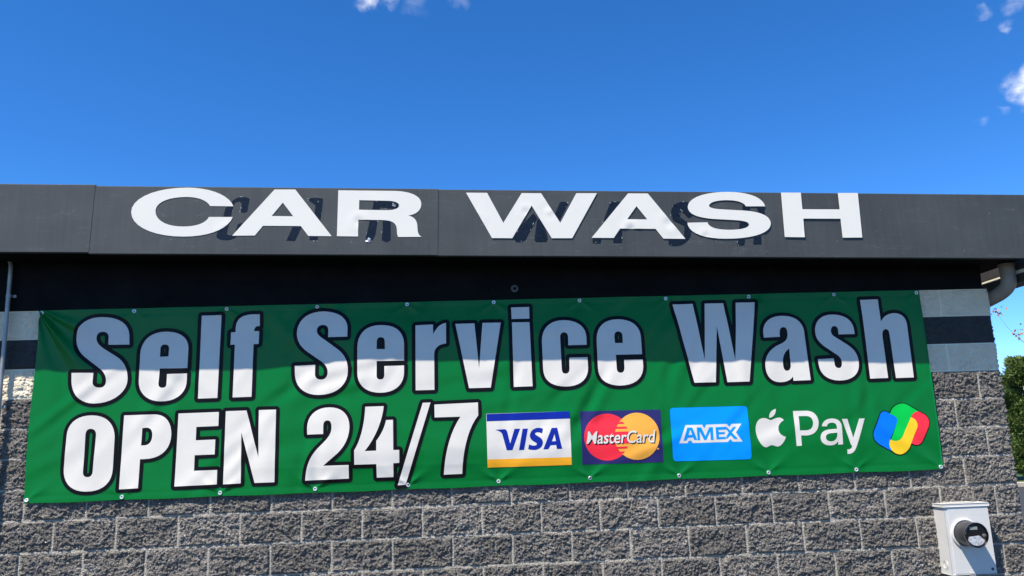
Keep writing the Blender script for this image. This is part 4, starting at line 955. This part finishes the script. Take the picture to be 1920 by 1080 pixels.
vs = [bm.verts.new((mx + 0.069 * math.cos(a), yf - 0.0045, mz + 0.069 * math.sin(a))) for a in a0] + [bm.verts.new((mx + 0.030, yf - 0.0045, mz - 0.012)), bm.verts.new((mx + 0.018, yf - 0.0045, mz - 0.004)), bm.verts.new((mx - 0.052, yf - 0.0045, mz - 0.010))]
bm.faces.new(vs)
from_bm("paper_label", bm, M_paper, dial)
bm = bmesh.new(); add_lathe_y(bm, mx + 0.053, mz - 0.006, [(0.013, yf - 0.003), (0.013, yf - 0.012), (0.009, yf - 0.015)], 20)
from_bm("optical_port", bm, mat("smoked_lens", (0.10, 0.09, 0.085), 0.15), dial, smooth=True)
bm = bmesh.new(); add_box(bm, (mx + 0.050, yf - 0.0055, mz - 0.040), (mx + 0.058, yf - 0.0035, mz - 0.022))
from_bm("copper_tab", bm, M_copper, dial)
bm = bmesh.new(); add_lathe_y(bm, 6.318, 1.075, [(0.0095, my - 0.0036), (0.0095, my - 0.006), (0.005, my - 0.009)], 16)
from_bm("seal_screw", bm, M_dmetal, meter, smooth=True)
bm = bmesh.new(); add_box(bm, (6.150, my - 0.014, 1.030), (6.190, my - 0.0036, 1.054), bevel=0.002)
from_bm("latch", bm, M_conduit, meter)
bm = bmesh.new()
for r0 in (0.030, 0.021):
    pts = [(6.0292, -0.075 + r0 * math.cos(a), 1.105 + r0 * math.sin(a)) for a in np.linspace(0, 2 * math.pi, 25)]
    add_tube(bm, pts, 0.0012, 6, cap=False)
from_bm("knockout", bm, M_box, box, smooth=True)
bm = bmesh.new(); add_tube(bm, [(6.19, -0.07, 1.044), (6.19, -0.07, 0.004)], 0.030, 20)
from_bm("supply_pipe", bm, M_conduit, meter, smooth=True)

# ------------------------------------------------------------------ CONDUIT on the left
cond = empty("conduit", (-0.40, -0.05, 0.0), "thin grey metal conduit running down the wall left of the banner", "conduit")
bm = bmesh.new()
add_tube(bm, [(-0.475, -0.055, 3.455), (-0.452, -0.055, 3.428), (-0.420, -0.055, 3.400), (-0.407, -0.055, 3.385), (-0.403, -0.055, 3.35), (-0.398, -0.052, 2.4), (-0.393, -0.052, 0.01)], [0.011, 0.011, 0.0115, 0.0138, 0.014, 0.014, 0.014], 16)
from_bm("pipe", bm, M_conduit, cond, smooth=True)
for z in (3.150, 2.385, 1.4, 0.5):
    bm = bmesh.new()
    add_tube(bm, [(-0.401, -0.052, z - 0.011), (-0.401, -0.052, z + 0.011)], 0.0172, 16)
    add_box(bm, (-0.386, -0.035 if z > 3 else -0.042, z - 0.010), (-0.362, -0.022, z + 0.010), bevel=0.001)
    from_bm("strap", bm, M_conduit, cond)
# ------------------------------------------------------------------ TREES beyond the asphalt
def leaf_mat(name, c1, c2):
    m = mat(name, c1, 0.6, 0.3, col2=c2, vscale=2.2)
    t = m.node_tree; b = t.nodes['Principled BSDF']
    b.inputs['Subsurface Weight'].default_value = 0.0
    b.inputs['Transmission Weight'].default_value = 0.0
    return m
M_bark = mat("bark", (0.09, 0.07, 0.055), 0.9, 0.2, var=0.3, vscale=12, bump=0.5, bscale=30)
M_needle = leaf_mat("evergreen_needles", (0.048, 0.085, 0.018), (0.135, 0.185, 0.038))
M_autumn = leaf_mat("autumn_leaves", (0.34, 0.20, 0.045), (0.42, 0.17, 0.05))

def evergreen(loc, H, R, seed, label, n=9000, P=0.75):
    rg = np.random.default_rng(seed)
    root = empty("evergreen_tree", loc, label, "tree", "evergreens beyond the asphalt")
    bm = bmesh.new(); add_tube(bm, [Vector(loc) + Vector((0, 0, z)) for z in (0, H * 0.4, H * 0.95)], [0.13, 0.09, 0.01], 10)
    from_bm("trunk", bm, M_bark, root, smooth=True)
    nb = int(H * 34)
    V = []; Fq = []; b0 = 0
    for k in range(nb):
        t = (k + rg.random()) / nb
        z = 0.03 * H + t * H * 0.97
        rad = R * (1 - t) ** P * (0.55 + 0.60 * rg.random()) * (1.0 if t > 0.1 else 0.8) + 0.10
        a = k * 2.399 + rg.normal(0, 0.4)
        m = int(n / nb)
        s = rg.random(m) ** 0.6
        droop = -0.10 * rad * s + 0.34 * rad * s * s
        aa = a + rg.normal(0, 0.25, m) * (0.4 + 0.6 * s)
        C = np.stack([np.cos(aa) * rad * s, np.sin(aa) * rad * s, z + droop + rg.normal(0, 0.045, m)], -1)
        D = np.stack([np.cos(aa) * 0.7, np.sin(aa) * 0.7, 0.45 + rg.normal(0, 0.35, m)], -1) + rg.normal(0, 0.35, (m, 3))
        D /= np.linalg.norm(D, axis=1)[:, None]
        Sd = np.cross(D, rg.normal(0, 1, (m, 3))); Sd /= np.linalg.norm(Sd, axis=1)[:, None]
        ln = rg.uniform(0.06, 0.17, m)[:, None]; wd = rg.uniform(0.012, 0.030, m)[:, None]
        q = np.stack([C - Sd * wd, C + Sd * wd, C + Sd * wd * 0.25 + D * ln, C - Sd * wd * 0.25 + D * ln], 1)
        V.append(q.reshape(-1, 3)); Fq.append((b0 + np.arange(4 * m)).reshape(-1, 4)); b0 += 4 * m
    from_arrays("crown", np.concatenate(V) + np.array(loc), np.concatenate(Fq), M_needle, root)
    return root

evergreen((25.75, 26.2, 0.15), 4.85, 1.75, 3, "dense dark green evergreen nearest the block wall's right corner, beyond the kerb", 70000, 0.42)
evergreen((28.6, 27.2, 0.15), 5.2, 1.25, 4, "taller evergreen second from the wall's corner, beyond the kerb", 30000)
evergreen((31.2, 27.4, 0.15), 4.9, 1.2, 5, "evergreen third from the wall's corner, at the end of the row beyond the kerb", 24000)

def autumn_tree(loc, H, seed):
    rg = random.Random(seed)
    root = empty("autumn_tree", loc, "sparse tree with orange-brown autumn leaves and bare twigs right of the downspout", "tree")
    bm = bmesh.new(); tips = []
    def limb(p, d, L_, r, lev):
        pts = [p]; rad = [r]
        for s in range(4):
            d = (d + Vector((rg.gauss(0, .12), rg.gauss(0, .12), rg.gauss(0.05, .08)))).normalized()
            pts.append(pts[-1] + d * L_ / 4); rad.append(r * (1 - 0.16 * (s + 1)))
        add_tube(bm, pts, rad, 7 if lev < 2 else 4, cap=True)
        if lev == 3:
            tips.append((pts[-1], d)); tips.append((pts[2], d)); return
        for k in range(3 if lev else 6):
            q = pts[3 + k % 2] if lev == 0 else pts[1 + k]
            az = rg.uniform(0, 6.28); tilt = rg.uniform(0.5, 1.0)
            side = d.orthogonal().normalized(); side.rotate(Matrix.Rotation(az, 3, d))
            limb(q, (d * math.cos(tilt) + side * math.sin(tilt)).normalized(), L_ * rg.uniform(0.5, 0.68), r * 0.45, lev + 1)
        if lev < 3: limb(pts[-1], d, L_ * 0.6, r * 0.34, lev + 1)
    limb(Vector(loc), Vector((0, 0, 1)), H * 0.5, 0.11, 0)
    from_bm("trunk", bm, M_bark, root)
    V = []; Fq = []; b0 = 0
    rgn = np.random.default_rng(seed)
    for p, d in tips:
        if rg.random() < 0.45: continue
        m = rg.randint(12, 24)
        C = np.array(p) + rgn.normal(0, 0.085, (m, 3))
        D = rgn.normal(0, 1, (m, 3)); D /= np.linalg.norm(D, axis=1)[:, None]
        Sd = np.cross(D, rgn.normal(0, 1, (m, 3))); Sd /= np.linalg.norm(Sd, axis=1)[:, None]
        ln = rgn.uniform(0.055, 0.10, m)[:, None]; wd = ln * 0.42
        q = np.stack([C - D * ln * 0.1, C + D * ln * 0.5 + Sd * wd, C + D * ln, C + D * ln * 0.5 - Sd * wd], 1)
        V.append(q.reshape(-1, 3)); Fq.append((b0 + np.arange(4 * m)).reshape(-1, 4)); b0 += 4 * m
    from_arrays("crown", np.concatenate(V), np.concatenate(Fq), M_autumn, root)
autumn_tree((20.30, 12.9, 0.0), 6.6, 12)
